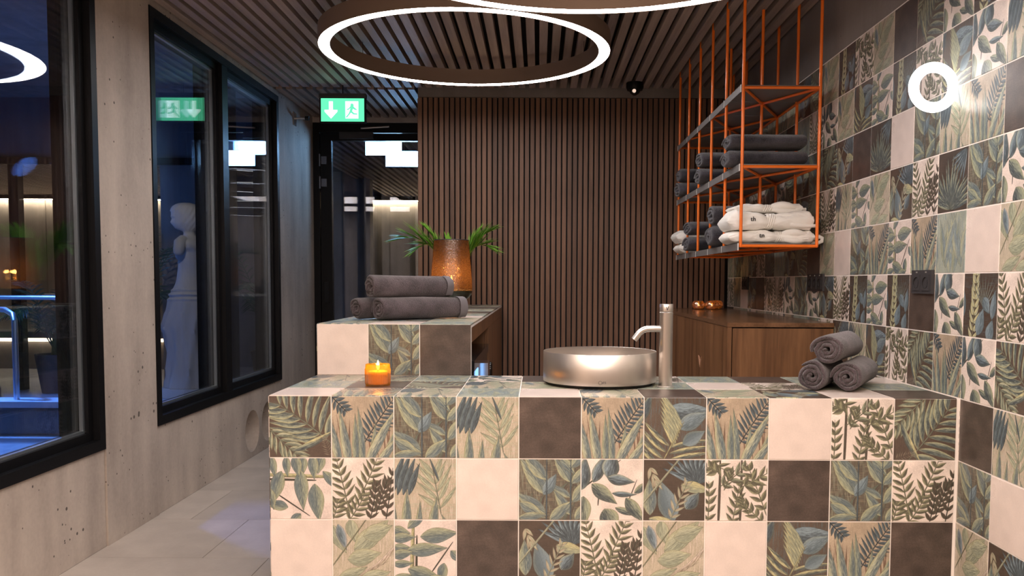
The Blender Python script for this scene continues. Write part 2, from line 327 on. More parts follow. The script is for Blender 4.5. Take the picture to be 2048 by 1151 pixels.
# ---- painted leaf tiles: sixteen designs drawn with numpy brush strokes into one atlas ----
TS = 256
def make_tile_atlas():
    rs = np.random.RandomState(7)
    nz = rs.rand(256, 256)
    def blur(a, n, ax):
        for _ in range(n): a = (np.roll(a, 1, ax) + a * 2 + np.roll(a, -1, ax)) / 4
        return a
    streak = blur(blur(nz, 60, 1), 1, 0); streak = (streak - streak.mean()) / streak.std()      # long along axis 1
    fine = blur(blur(rs.rand(256, 256), 2, 0), 2, 1); fine = (fine - fine.mean()) / fine.std()
    cloud = blur(blur(rs.rand(256, 256), 500, 0), 500, 1); cloud = (cloud - cloud.mean()) / cloud.std()
    YY, XX = np.mgrid[0:TS, 0:TS]; X = (XX + .5) / TS; Y = (YY + .5) / TS
    BL = (.36, .415, .44); BD = (.26, .295, .315); SG = (.55, .575, .50); SD = (.35, .38, .34); YE = (.71, .69, .53)
    PA = (.65, .66, .57); BR = (.33, .28, .25); CR = (.86, .80, .765); TA = (.66, .60, .52); OL = (.53, .53, .43); OD = (.30, .29, .25); LB = (.48, .545, .575)
    def canvas(c, amp=.03, tex=.007):
        a = np.empty((TS, TS, 3)); a[:] = c
        return a * (1 + amp * cloud[..., None] + tex * fine[..., None])
    def rough(a, c, s, k=.6):       # loose background brush work in a second tone
        m = np.clip((streak[(YY + s * 37) % 256, (XX // 2 + s * 91) % 256] if s % 2 else streak[(XX + s * 37) % 256, (YY // 2 + s * 53) % 256]) * .5, 0, 1)[..., None] * k
        a[:] = a * (1 - m) + np.array(c) * m
    def leaf(a, x, y, ang, L, W, c1, c2, bend=0., rim=YE, rimk=.5, vein=.5, sharp=1., op=1.):
        ca, sa = math.cos(ang), math.sin(ang); r = L * 1.05 + W + abs(bend)
        x0, x1 = int(max(0, (x - r) * TS)), int(min(TS, (x + r) * TS)); y0, y1 = int(max(0, (y - r) * TS)), int(min(TS, (y + r) * TS))
        if x1 <= x0 or y1 <= y0: return
        dx = X[y0:y1, x0:x1] - x; dy = Y[y0:y1, x0:x1] - y
        u = (dx * ca + dy * sa) / L; v = -dx * sa + dy * ca
        v = v - bend * u * u
        t = np.clip(u, 0, 1); w = W * np.sin(math.pi * t ** .8) ** sharp * (1.05 - .25 * t)
        sd = (w - np.abs(v)) * TS
        m = np.clip(sd * .8 + .3, 0, 1) * ((u > 0) & (u < 1)) * op
        k = rs.randint(0, 256)
        st = streak[(v * 620 + k).astype(int) % 256, (u * L * 260 + k).astype(int) % 256]
        side = np.clip(v / (W + 1e-6) * 1.1 + .55 + .24 * st, 0, 1)[..., None]
        col = np.array(c1) * side + np.array(c2) * (1 - side)
        ed = np.clip(1 - sd / (W * TS * .38 + 1), 0, 1)[..., None] * rimk * (.55 + .45 * (v > 0))[..., None]
        col = col * (1 - ed) + np.array(rim) * ed
        vm = (np.clip(1.2 - np.abs(v) * TS * .7, 0, 1) * vein)[..., None]
        col = col * (1 - vm) + np.array(c2) * .75 * vm
        dk = (np.clip(1.4 - np.abs(sd - .6), 0, 1) * .35)[..., None]
        col = col * (1 - dk * .8)
        col = col * (1 + .07 * st[..., None])
        s = a[y0:y1, x0:x1]; s[:] = s * (1 - m[..., None]) + col * m[..., None]
    def stem(a, x, y, ang, L, w, c, bend=0.): leaf(a, x, y, ang, L, w, c, [q * .7 for q in c], bend, c, .1, 0, .25)
    def frond(a, x, y, ang, L, n, ll, lw, c1, c2, bend=0., spread=.9, rim=YE, rimk=.5, both=(1, -1), sc=None, lb=.0, t0=.12, taper=.6):
        ca, sa = math.cos(ang), math.sin(ang)
        for i in range(n):
            t = t0 + (1 - t0) * i / n
            px = x + t * L * ca - bend * t * t * sa; py = y + t * L * sa + bend * t * t * ca
            ta = ang + math.atan2(2 * bend * t, L)
            for sgn in both:
                q = ll * (1 - taper * abs(t - .4)) * rs.uniform(.88, 1.12)
                leaf(a, px, py, ta + sgn * (spread - .35 * t) + rs.uniform(-.07, .07), q, lw * rs.uniform(.85, 1.15), c1, c2, -sgn * lb * q, rim, rimk)
        if sc: stem(a, x, y, ang, L, .010, sc, bend)
    P = math.pi; out = {}
    a = canvas(BR); rough(a, (.38, .32, .27), 1)                       # 0 palm fronds on brown
    frond(a, 1.02, .22, 2.42, 1.15, 8, .72, .060, SG, BD, .10, .95, YE, .9, (1,), SG, .22)
    frond(a, 1.02, .22, 2.42, 1.15, 8, .72, .055, SG, BD, .10, 1.05, YE, .9, (-1,), SG, -.22)
    frond(a, -.02, .5, -.8, .78, 7, .36, .04, PA, SD, .03, .95, YE, .7, (1, -1), SG, .2)
    leaf(a, .45, .14, .35, .7, .06, YE, BD, .1); leaf(a, .35, .12, .2, .55, .045, SG, BD, .1)
    frond(a, .98, .02, 1.9, .33, 8, .12, .008, TA, TA, 0, 1.0, TA, .2); out['palm'] = a
    a = canvas(TA); rough(a, (.72, .64, .56), 2)                          # 1 grass blades and frond
    for i in range(14): leaf(a, rs.uniform(0, 1), 0, rs.uniform(1.35, 1.8), rs.uniform(.5, .9), .012, (.6, .47, .4), (.5, .4, .33), 0, TA, .2)
    frond(a, .5, .2, 1.05, .95, 12, .3, .026, BL, BD, -.06, 1.25, LB, .15, (1, -1), BD)
    frond(a, .0, 1.0, -.8, .38, 5, .17, .03, BL, BD, 0, 1.1, LB, .1, (1, -1), BD)
    for x, g, l, w in ((.62, 1.42, .8, .05), (.78, 1.2, .8, .055), (.16, 1.78, .98, .075), (.5, 1.6, 1.02, .065), (.30, 1.72, 1.0, .08), (.40, 1.6, .92, .06), (.52, 1.12, 1.12, .085), (.02, 2.0, .75, .07), (.68, .98, .75, .07), (.92, 1.15, .72, .06), (-.02, 1.75, .55, .06), (.86, .8, .5, .06)):
        leaf(a, x, -.18, g, l, w, PA if w > .065 else SG, BL, rs.uniform(-.05, .05), YE, .7, .35)
    out['grass'] = a
    a = canvas((.36, .33, .29)); rough(a, (.50, .45, .38), 3, .8); rough(a, SG, 4, .7)
    for i in range(10): leaf(a, rs.uniform(0, 1), rs.uniform(-.1, .8), rs.uniform(.6, 2.5), rs.uniform(.3, .5), .05, SD, BR, 0, SG, .4, .3)     # 2 leafy stems on brown
    for x, y, g, l, w in ((.12, 1.0, -.9, .5, .10), (.46, .42, 2.2, .75, .13), (.46, .66, 2.35, .6, .11), (.44, .12, 2.5, .62, .11), (.84, .62, 2.2, .5, .09), (.84, .6, .75, .5, .09), (.84, .38, 2.6, .45, .07), (.86, .3, .95, .5, .10), (.84, .1, 2.2, .5, .09), (.5, .0, .75, .5, .10), (.66, 1.0, -.7, .35, .08), (.02, .3, -.55, .5, .10), (.0, .05, .15, .5, .07), (.9, .02, 1.0, .4, .08), (.84, .85, .9, .4, .09)):
        leaf(a, x, y, g, l, w, SG, BL, rs.uniform(-.04, .04), YE, .65, .6)
    leaf(a, .40, .42, .95, .40, .10, LB, BL, .03, SG, .4)
    for x in (.46, .84): stem(a, x - .01, -.02, 1.57, 1.1, .014, BL)
    out['stems'] = a
    a = canvas((.70, .65, .57)); rough(a, PA, 5, .8); rough(a, CR, 6, .6)   # 3 agave over pale fronds
    frond(a, .75, .1, 1.75, .75, 5, .55, .045, PA, SG, 0, .8, YE, .6, (1, -1), SG)
    for x, l in ((.0, .75), (.09, .75), (.18, .66), (.27, .55)): leaf(a, x - .03, .40, 1.33, l, .062, BL, BD, -.05, SG, .25)
    leaf(a, .72, .62, 1.95, .45, .025, BD, BL, 0, YE, .5)
    for x, g, l, w in ((-.01, 1.62, .75, .085), (.2, 1.56, .78, .085), (.38, 1.5, .6, .06), (.58, 1.42, .68, .085), (.95, 2.05, .45, .05), (.10, 1.85, .5, .05)): leaf(a, x, -.28, g, l, w, SG, BL, 0, YE, .8)
    out['agave'] = a
    a = canvas((.31, .265, .24), .07, .03); rough(a, (.25, .21, .19), 7, .35); out['dark'] = a      # 4 plain brown
    a = canvas((.36, .31, .27)); rough(a, BL, 8, .7)                      # 5 yellow banana frond on blue
    leaf(a, .3, .75, .0, .8, .16, LB, BD, .05, BL, .2); leaf(a, .55, .5, .5, .55, .14, LB, BL, 0, SG, .4); leaf(a, -.05, .6, 1.2, .5, .09, BL, BD)
    for i in range(7): leaf(a, .62 - .02 * i, .52 - .09 * i * .6, 2.05 - .02 * i, .75 - .04 * i, .04, YE, SG, .07, YE, .6)
    for i in range(4): leaf(a, .42 - .05 * i, .22 - .1 * i, 2.5, .6, .05, YE, BD, -.08, YE, .7); leaf(a, .4, .2 - .1 * i, .25, .75, .045, YE, BD, -.06, YE, .7)
    leaf(a, .62, .25, .55, .42, .12, BL, LB, 0, SG, .5); stem(a, .3, -.05, 1.1, .75, .012, YE); out['banana'] = a
    a = canvas(CR, .012, .003); rough(a, (.89, .83, .795), 9, .12); out['light'] = a                  # 6 plain cream
    a = canvas((.87, .815, .775))                                         # 7 small leaved bamboo on cream
    for x in (.22, .56): leaf(a, x, -.05, 1.54, 1.15, .022, OD, BR, .02, OL, .2, 0, .25)
    for x, y, g, L, n, ll, lw in ((.05, -.05, 1.5, .7, 5, .2, .034), (.42, -.1, 1.35, .8, 6, .2, .034), (.22, .55, .6, .6, 4, .24, .04), (.95, -.05, 2.3, .6, 5, .2, .036), (.98, .1, 1.9, .9, 6, .22, .04), (.56, .55, .45, .6, 4, .24, .04), (.05, .98, -.6, .4, 3, .2, .034), (.7, .1, 1.9, .35, 5, .12, .018), (.3, .5, 1.1, .35, 5, .12, .016), (.22, .78, 2.6, .3, 3, .2, .04)):
        frond(a, x, y, g, L, n, ll, lw, SG if rs.rand() < .5 else OL, OD, .04, .85, YE, .55, (1, -1), OL)
    out['bamboo'] = a
    a = canvas(CR)                                                      # 8 big leaves on cream
    stem(a, -.05, .72, -.03, 1.1, .035, YE); stem(a, -.05, .65, -.02, .8, .02, OD); stem(a, .15, .4, -.6, .6, .012, OD)
    for x, y, g, l, w in ((.05, 1.02, -1.5, .36, .07), (.28, 1.02, -1.6, .34, .07), (.55, 1.02, -1.7, .3, .08), (.85, 1.05, -1.9, .33, .09), (.2, .78, -1.9, .56, .12), (.5, .80, -1.55, .66, .12), (.72, .58, -1.5, .62, .135), (.42, 1.04, -1.5, .36, .09), (.7, 1.04, -1.6, .4, .09), (.85, .78, -.8, .5, .09), (.3, .2, 2.9, .36, .09), (.5, .1, -2.4, .3, .08), (.02, .5, -1.5, .35, .08)):
        leaf(a, x, y, g, l, w, SG, BL, .03, YE, .45, .6)
    out['bough'] = a
    a = canvas((.87, .815, .775))                                         # 9 fern sprigs on cream
    for x, y, g, L, n in ((.3, 0.02, 1.75, 1.05, 8), (.25, -.05, .95, .6, 6), (.42, .3, 1.1, .85, 7), (.02, .0, 1.2, .35, 4)): frond(a, x, y, g, L, n, .25, .034, OL, OD, .05, 1.0, YE, .75, (1, -1), OL)
    for x, y, g, L in ((.6, -.05, 1.35, .7), (.85, -.05, 1.4, .9), (.7, .1, 1.2, .6)): frond(a, x, y, g, L, 6, .2, .03, OD, BR, .03, .75, OL, .6, (1, -1), OD)
    out['fern'] = a
    a = canvas((.865, .81, .77))                                         # 10 rounded leaves on cream
    stem(a, .0, .5, .65, .8, .012, OD); stem(a, .28, .25, 1.5, .3, .01, OD); stem(a, .75, .3, 1.2, .4, .008, OD)
    for x, y, g, l, w in ((.02, .5, 1.4, .55, .12), (.2, .62, 1.1, .48, .1), (.42, .7, 1.2, .42, .15), (.42, .7, -.25, .45, .095), (.18, .6, -.75, .52, .12), (.05, .4, -1.6, .48, .13), (.38, .2, -1.1, .4, .16), (.55, .22, -.4, .4, .06), (.72, .38, -1.0, .5, .11), (.5, .45, -.15, .4, .05), (.85, .45, .6, .3, .06)):
        leaf(a, x, y, g, l, w, LB if rs.rand() < .5 else SG, BD, .04, YE, .5, .6)
    out['round'] = a
    a = canvas((.30, .255, .22)); rough(a, BR, 11)                        # 11 blue fan and pale sprig on dark
    for i in range(11): leaf(a, .85, .6, .5 + i * .22, .62, .045, LB, BD, 0, LB, .4)
    leaf(a, .6, .58, -.1, .5, .1, YE, SG, -.05); leaf(a, .5, .0, 1.9, .7, .17, BL, LB, 0, SG, .4); leaf(a, .12, .1, 1.6, .6, .12, SG, BL); leaf(a, .68, .2, .9, .35, .12, LB, BD); leaf(a, .1, .05, -.3, .6, .1, YE, BL)
    frond(a, .42, -.02, 1.15, .75, 6, .22, .024, TA, PA, 0, .8, PA, .4, (1, -1), PA); frond(a, .1, .9, -1.2, .35, 3, .25, .03, PA, TA, 0, .5); stem(a, -.02, .25, .9, 1.2, .02, PA); out['fan'] = a
    a = canvas((.70, .66, .58)); rough(a, CR, 12)                         # 12 broad pale banana leaves
    for i in range(6): leaf(a, .3 + .1 * i, .0 + .05 * i, .5 + .1 * i, .7, .02, CR, TA)
    for x, y, g, l, w in ((.3, 1.0, -1.5, .4, .11), (.02, .9, -1.25, .5, .12), (.35, .5, .65, .75, .16), (.25, .35, .1, .55, .15), (.5, .72, .25, .5, .15), (.1, .05, .25, .5, .1), (.45, .05, .1, .5, .11)): leaf(a, x, y, g, l, w, PA, SG, .06, YE, .45, .6)
    leaf(a, .1, .92, -1.3, .45, .08, LB, BL, .02, CR, .6); stem(a, -.02, .2, .95, 1.2, .012, OL); out['broad'] = a
    a = canvas((.29, .245, .215)); rough(a, BL, 13, .5)                    # 13 curly yellow fern and blue leaves
    frond(a, .3, -.02, 1.45, 1.1, 9, .22, .05, YE, PA, .06, 1.2, YE, .5, (1, -1), YE, .5, .02, .3)
    for i in range(9): leaf(a, .62, .45, .7 + i * .2, .6, .012, LB, SG, 0, SG, .3)
    for x, y, g, l, w in ((.6, .62, -.9, .3, .11), (.85, .3, 1.4, .45, .09), (.45, .05, 1.2, .45, .13), (.02, .3, 1.6, .5, .08), (.75, -.02, 1.2, .35, .12)): leaf(a, x, y, g, l, w, LB, BL, 0, LB, .4, .6)
    out['curl'] = a
    a = canvas((.28, .24, .21))                                         # 14 dense fan palm
    for i in range(17): leaf(a, .45, .05, .15 + i * .17, .85 + .1 * math.sin(i), .045, SG, BD, rs.uniform(-.06, .06), YE, .45)
    for i in range(6): leaf(a, .95, .95, 3.3 + i * .22, .55, .035, LB, BD, .05, SG, .5)
    out['fanpalm'] = a
    a = canvas((.62, .64, .58)); rough(a, LB, 14, .9)                      # 15 loose blue green leaves
    for i in range(12): leaf(a, rs.uniform(0, 1), rs.uniform(-.1, .4), rs.uniform(1.1, 2.1), rs.uniform(.5, .9), rs.uniform(.06, .11), PA if i % 2 else SG, LB, rs.uniform(-.1, .1), YE, .4)
    out['loose'] = a
    names = list(out); atlas = np.zeros((4 * TS, 4 * TS, 3))
    for i, n in enumerate(names):
        t = out[n]; t = t * (1 + (.003 if n == 'light' else .012 if n == 'dark' else .016) * fine[..., None]); atlas[(i // 4) * TS:(i // 4 + 1) * TS, (i % 4) * TS:(i % 4 + 1) * TS] = t
    return names, np.clip(atlas, 0, 1)

def worldize(o, W=None):          # children were modelled in world space: keep them there under their parent
    W = o.matrix_basis.copy() if W is None else W
    for c in o.children:
        c.matrix_parent_inverse = W.inverted(); worldize(c, c.matrix_basis.copy())
def copy_tree(o, parent=None):
    c = o.copy(); COL.objects.link(c)
    if parent is not None: c.parent = parent; c.matrix_parent_inverse = o.matrix_parent_inverse.copy()
    for ch in list(o.children): copy_tree(ch, c)
    return c

# ------------------------------------------------------------------ painted tiles
NAMES, ATLAS = make_tile_atlas()
img = bpy.data.images.new('painted_leaf_tiles', 4 * TS, 4 * TS, alpha=False)
_px = np.ones((4 * TS, 4 * TS, 4), dtype=np.float32); _px[..., :3] = ATLAS
img.pixels.foreach_set(_px.ravel()); img.update(); img.pack()
m, nt, b = new_mat('painted_tile'); L = nt.links.new
_tx = N(nt, 'ShaderNodeTexImage'); _tx.image = img; _tx.interpolation = 'Cubic'; L(_tx.outputs['Color'], b.inputs['Base Color'])
b.inputs['Roughness'].default_value = .34; b.inputs['Specular IOR Level'].default_value = .5
_bw = N(nt, 'ShaderNodeRGBToBW'); L(_tx.outputs['Color'], _bw.inputs[0]); _bp = N(nt, 'ShaderNodeBump'); _bp.inputs['Strength'].default_value = .12; _bp.inputs['Distance'].default_value = .002
L(_bw.outputs[0], _bp.inputs['Height']); L(_bp.outputs[0], b.inputs['Normal'])
_mr = N(nt, 'ShaderNodeMapRange'); _mr.inputs['To Min'].default_value = .34; _mr.inputs['To Max'].default_value = .24; L(_bw.outputs[0], _mr.inputs['Value']); L(_mr.outputs[0], b.inputs['Roughness'])
MAT['tile'] = m
_tiles = {}
def tile_mesh(design, rot=0, flip=False, w=.1965, h=.1965):
    key = (design, rot, flip, w, h)
    if key in _tiles: return _tiles[key]
    bm = bmesh.new(); uvl = bm.loops.layers.uv.new('uv'); c = .0011; lv = ((0, -.005), (0, -.0001), (c, .0012))
    rings = [[bm.verts.new((sx * (w / 2 - i), sy * (h / 2 - i), z)) for sx, sy in ((-1, -1), (1, -1), (1, 1), (-1, 1))] for i, z in lv]
    for A, B in zip(rings, rings[1:]):
        for k in range(4): bm.faces.new((A[k], A[(k + 1) % 4], B[(k + 1) % 4], B[k]))
    bm.faces.new(rings[-1]); i = NAMES.index(design); col, row = i % 4, i // 4
    for f in bm.faces:
        for lp in f.loops:
            u, v = lp.vert.co.x / .1965, lp.vert.co.y / .1965
            if flip: u = -u
            for _ in range(rot): u, v = v, -u
            u = (u + .5) * .965 + .0175; v = (v + .5) * .965 + .0175
            lp[uvl].uv = ((col + u) / 4, (row + v) / 4)
    me = bpy.data.meshes.new('tile'); bm.to_mesh(me); bm.free(); me.materials.append(MAT['tile']); _tiles[key] = me
    return me
def put_tile(code, basis, pos, parent, w=.1965, h=.1965):
    d = code.rstrip("'"); rot = 0; flip = False
    if '/' in d:
        d, q = d.split('/'); flip = 'f' in q; rot = int(q.replace('f', '') or 0)
    o = bpy.data.objects.new('tile', tile_mesh(d, rot, flip, w, h)); COL.objects.link(o); o.parent = parent
    o.matrix_parent_inverse = Matrix.Translation(parent.location).inverted(); o.matrix_basis = frame4(*basis, pos); return o
A_, B_, C_, D_, E_, F_, G_, H_, J_, J2, K_, L_, M_, N_, P_, Q_, R_, A2 = 'palm', 'grass', 'stems', 'agave', 'dark', 'banana', 'light', 'bamboo', 'bough', 'bough/1', 'fern', 'round', 'fan', 'broad', 'curl', 'fanpalm', 'loose', 'palm/3'
POOL = [A_, B_, C_, D_, F_, H_, J_, J2, K_, L_, M_, N_, P_, Q_, R_, A2, E_, G_]

# ------------------------------------------------------------------ the room
XL, XR, YB, YD, ZC = -1.03, 2.21, 3.4, 4.52, 2.52
floor = empty('floor', (0, 0, 0), 'floor of large beige grey stone tiles in a staggered bond', 'floor', kind='structure')
box('slab', (-1.3, -5.2, -.12), (2.5, 4.75, -.004), 'floor_gap', floor, 0)
offs = [.0, .29, .58, .87]
for r in range(-5, 7):
    y0 = .824 + .58 * (r - 1) + .0; y1 = y0 + .58
    if y0 > 4.5 or y1 < -2.1: continue
    j0 = {1: -.55, 2: -.835, 0: -.27}.get(r, -.55 - .287 * (r - 1))
    xs = sorted([j0 + 1.16 * k for k in range(-3, 5)])
    for xa, xb in zip(xs, xs[1:]):
        xa, xb = max(xa, XL), min(xb, XR)
        if xb - xa < .03: continue
        box('floor_tile', (xa + .0012, y0 + .0012, -.012), (xb - .0012, min(y1, 4.5) - .0012, 0), 'floor', floor, .0008)
box('rear_screed', (XL, -5.2, -.01), (XR, -2.1, -.0005), 'floor', floor, 0)

# left concrete wall: sill panels, two piers, lintel
wl = empty('wall_left', (0, 0, 0), 'bare cast concrete wall with two deep black framed windows', 'wall', kind='structure')
T = .16
W1, W2 = (-1.3, .972), (1.487, 3.53); ZS, ZT = .432, 2.488
box('concrete_panel', (XL - T, -5.2, 0), (XL, W1[0] - .002, 2.62), 'concrete', wl, .004)
box('concrete_panel', (XL - T, W1[0], 0), (XL, W1[1] + .004, ZS), 'concrete', wl, .005)
box('concrete_pier', (XL - T, .98, 0), (XL + .008, 1.482, 2.62), 'concrete', wl, .008)
box('concrete_pier', (XL - T, W2[1] + .002, 0), (XL, YD + .1, 2.62), 'concrete', wl, .004)
box('concrete_lintel', (XL - T, W1[0], ZT), (XL, W1[1] + .004, 2.62), 'concrete', wl, .003)
box('concrete_lintel', (XL - T, W2[0] - .002, ZT), (XL, W2[1], 2.62), 'concrete', wl, .003)
pan = box('concrete_panel', (XL - T, W2[0] - .002, 0), (XL, W2[1], ZS + .012), 'concrete', wl, .005)
for cy, cz, rr in ((2.90, .172, .14), (3.23, .185, .14)):          # round formwork recesses
    bm = bmesh.new(); bmesh.ops.create_cone(bm, cap_ends=True, segments=40, radius1=rr - .006, radius2=rr + .004, depth=.29, matrix=Matrix.Translation((XL + .02, cy, cz)) @ Matrix.Rotation(PI / 2, 4, 'Y'))
    cut = link('cutter', mesh_bm(bm)); md = pan.modifiers.new('b', 'BOOLEAN'); md.object = cut; md.operation = 'DIFFERENCE'; md.solver = 'EXACT'
    me = bpy.data.meshes.new_from_object(pan.evaluated_get(bpy.context.evaluated_depsgraph_get())); pan.modifiers.clear(); pan.data = me; bpy.data.objects.remove(cut)
worldize(wl)

def window(name, y0, y1, z0, z1, mull, label):
    w = empty(name, (XL, (y0 + y1) / 2, z0), label, 'window', kind='structure')
    xo, xi = XL + .012, XL - .165; fw = .046
    fr = multi_box('outer_frame', [((xi, y0, z0), (xo, y1, z0 + fw)), ((xi, y0, z1 - fw), (xo, y1, z1)), ((xi, y0, z0 + fw), (xo, y0 + fw, z1 - fw)), ((xi, y1 - fw, z0 + fw), (xo, y1, z1 - fw))], 'black', w, .002)
    bays = [(y0 + fw, y1 - fw)]
    if mull is not None:
        box('mullion', (xi, mull - .045, z0 + fw), (xo - .004, mull + .045, z1 - fw), 'black', w, .002); bays = [(y0 + fw, mull - .045), (mull + .045, y1 - fw)]
    for a, c in bays:
        s = .036
        multi_box('sash', [((xi + .06, a, z0 + fw), (xo - .03, c, z0 + fw + s)), ((xi + .06, a, z1 - fw - s), (xo - .03, c, z1 - fw)), ((xi + .06, a, z0 + fw + s), (xo - .03, a + s, z1 - fw - s)), ((xi + .06, c - s, z0 + fw + s), (xo - .03, c, z1 - fw - s))], 'black', w, .003)
        gx = XL - .035; e = .012
        multi_box('spacer', [((gx - .017, a + s, z0 + fw + s), (gx - .001, a + s + e, z1 - fw - s)), ((gx - .017, c - s - e, z0 + fw + s), (gx - .001, c - s, z1 - fw - s)), ((gx - .017, a + s + e, z0 + fw + s), (gx - .001, c - s - e, z0 + fw + s + e)), ((gx - .017, a + s + e, z1 - fw - s - e), (gx - .001, c - s - e, z1 - fw - s))], 'alu', w, 0)
        for q in (0, -.024): box('glass_pane', (gx + q - .0, a + s - .01, z0 + fw + s - .01), (gx + q + .006, c - s + .01, z1 - fw - s + .01), 'glass', w, 0)
    worldize(w)
window('window_1', W1[0], W1[1], ZS, ZT, None, 'nearest black framed window at the left edge with the ring lamp mirrored in it')
window('window_2', W2[0], W2[1], ZS + .012, ZT, 2.48, 'two bay black framed window with a stone statue behind its glass')

# ceiling
ceil = empty('ceiling', (0, 0, ZC), 'ceiling of dark wooden battens running towards the slatted wall', 'ceiling', kind='structure')
box('backing_board', (-1.2, -5.2, 2.60), (2.36, 4.6, 2.66), 'slat_dark', ceil, 0)
for yy in (-.6, .6, 1.8, 3.0): box('cross_batten', (XL, yy, 2.566), (XR, yy + .045, 2.598), 'slat_dark', ceil, 0)
bm = bmesh.new(); add_box(bm, (-.0225, -2.35, -.0225), (.0225, 2.35, .0225)); bevel(bm, .0012); slat_me = mesh_bm(bm, 'slat'); slat_me.materials.append(MAT['slat_y'])
bm = bmesh.new(); add_box(bm, (-.0225, -.52, -.0225), (.0225, .52, .0225)); bevel(bm, .0012); slat_s = mesh_bm(bm, 'slat'); slat_s.materials.append(MAT['slat_y'])
x = XL + .04
while x < XR - .02:
    o = link('slat', slat_me, None, ceil); o.location = (x, 1.02, ZC + .0225 + random.uniform(-.0006, .0006)); x += .072
x = XL + .045
while x < 0.0:
    o = link('slat', slat_s, None, ceil); o.location = (x, 3.955, ZC + .0225); x += .072
box('ceiling_board', (XL, -5.2, 2.54), (XR, -1.4, 2.6), 'slat_dark', ceil, 0)
worldize(ceil)

# slatted back wall
wb = empty('wall_back', (1.1, YB, 0), 'back wall clad in upright brown wooden battens', 'wall', kind='structure')
box('wall_core', (.012, YB + .025, 0), (XR + .05, YB + .16, 2.47), 'slat_dark', wb, 0)
box('lintel', (.004, YB - .0, 2.462), (XR, YB + .16, 2.60), 'concrete_dark', wb, .003)
bm = bmesh.new(); add_box(bm, (-.0135, -.016, -1.229), (.0135, .016, 1.229)); bevel(bm, .0015); vs = mesh_bm(bm, 'slat'); vs.materials.append(MAT['slat'])
x = .0185
while x < XR - .005:
    o = link('slat', vs, None, wb); o.location = (x, YB + .012, 1.229); x += .0378
bm = bmesh.new(); add_box(bm, (-.016, -.0135, -1.229), (.016, .0135, 1.229)); bevel(bm, .0015); vs2 = mesh_bm(bm, 'slat'); vs2.materials.append(MAT['slat'])
for k in range(3):
    o = link('slat', vs2, None, wb); o.location = (.012, YB + .05 + .0378 * k, 1.229)
worldize(wb)
wa = empty('wall_alcove', (0, 4.0, 0), 'dark concrete return wall beside the glazed door', 'wall', kind='structure')
box('concrete_panel', (.03, YB + .16, 0), (.15, YD + .1, 2.6), 'concrete_dark', wa, 0)
box('lintel', (XL, YD - .02, 2.482), (.03, YD + .1, 2.62), 'concrete', wa, .002); worldize(wa)

# right wall: tiles below, raw concrete above
wr = empty('wall_right', (XR, 1, 0), 'right wall of patterned leaf tiles under a band of raw concrete', 'wall', kind='structure')
box('concrete_wall', (XR + .006, -5.2, 0), (XR + .16, YB + .1, 2.62), 'concrete_dark', wr, 0)
box('grout_bed', (XR, -1.0, 0), (XR + .006, YB, 2.203), 'grout', wr, 0)
LAY = {   # row (tiles above the counter top) -> designs from the tile nearest the camera backwards, starting at k = -2
 6: [C_, P_, L_, A2, E_, N_, H_, P_, N_, A_, M_, N_], 5: [D_, L_, F_, H_, P_, J2, F_, N_, L_, K_, R_, Q_], 4: [E_, B_, D_, C_, G_, Q_, E_, M_, A2, C_, M_, A_],
 3: [L_, C_, Q_, K_, M_, N_, J2, D_, K_, A2, F_, M_], 2: [N_, G_, R_, B_, J2, B_, C_, G_, N_, E_, A2, M_, R_, Q_, H_, M_, D_, C_, N_, R_],
 1: [K_, P_, L_, E_, P_, J2, P_, K_, M_, L_, C_, L_, K_, H_, E_, M_, G_, B_, H_, C_], 0: [A_, L_, B_, A2, H_, F_, D_, M_, K_, C_],
 -1: [D_, E_, K_, C_], -2: [G_, C_, N_, A_], -3: [M_, N_, E_, L_], -4: [B_, A_, D_, G_]}
rs_ = random.Random(5)
for j in range(-4, 7):
    row = LAY.get(j, [])
    for k in range(-5, 17):
        i = k + 2; d = row[i] if 0 <= i < len(row) else rs_.choice(POOL)
        put_tile(d, WEST, (XR - .0002, (k + .5) * .2, .8 + (j + .5) * .2), wr)
worldize(wr)
wrr = empty('wall_rear', (0, -5.2, 0), 'plastered wall of the room behind the viewpoint', 'wall', kind='structure')
box('plaster_wall', (XL - .2, -5.35, 0), (XR + .2, -5.2, 2.62), 'plaster', wrr, 0); worldize(wrr)

# ------------------------------------------------------------------ tiled counter
ct = empty('tiled_counter', (1.1, .3, 0), 'front counter clad in square leaf patterned, cream and brown tiles', 'counter')
box('counter_body', (.002, .0015, 0), (XR - .001, .599, .7985), 'grout', ct, .0012)
FR = [[A_, B_, C_, D_, E_, B_, F_, B_, G_, H_, A2], [J_, K_, D_, G_, C_, L_, M_, H_, E_, C_, K_], [G_, N_, J2, E_, M_, K_, N_, G_, F_, B_, E_], [B_, E_, C_, L_, G_, A_, P_, D_, K_, M_, J_]]
for r, row in enumerate(FR):
    for c, d in enumerate(row): put_tile(d, FRONT, ((c + .5) * .2, 0.0, .7 - .2 * r), ct)
TP = [[G_, B_, D_, R_, G_, D_, E_, N_, M_, G_, E_], [R_, E_, A_, D_, N_, C_, R_, G_, K_, N_, R_], [D_, B_, R_, L_, E_, M_, K_, R_, E_, R_, G_]]
for r, row in enumerate(TP):
    for c, d in enumerate(row): put_tile(d, TOP, ((c + .5) * .2, .1 + .2 * r, .8), ct)
for r in range(4):
    for c in range(3): put_tile(rs_.choice(POOL), WEST, (.0, .5 - .2 * c, .7 - .2 * r), ct)
worldize(ct)

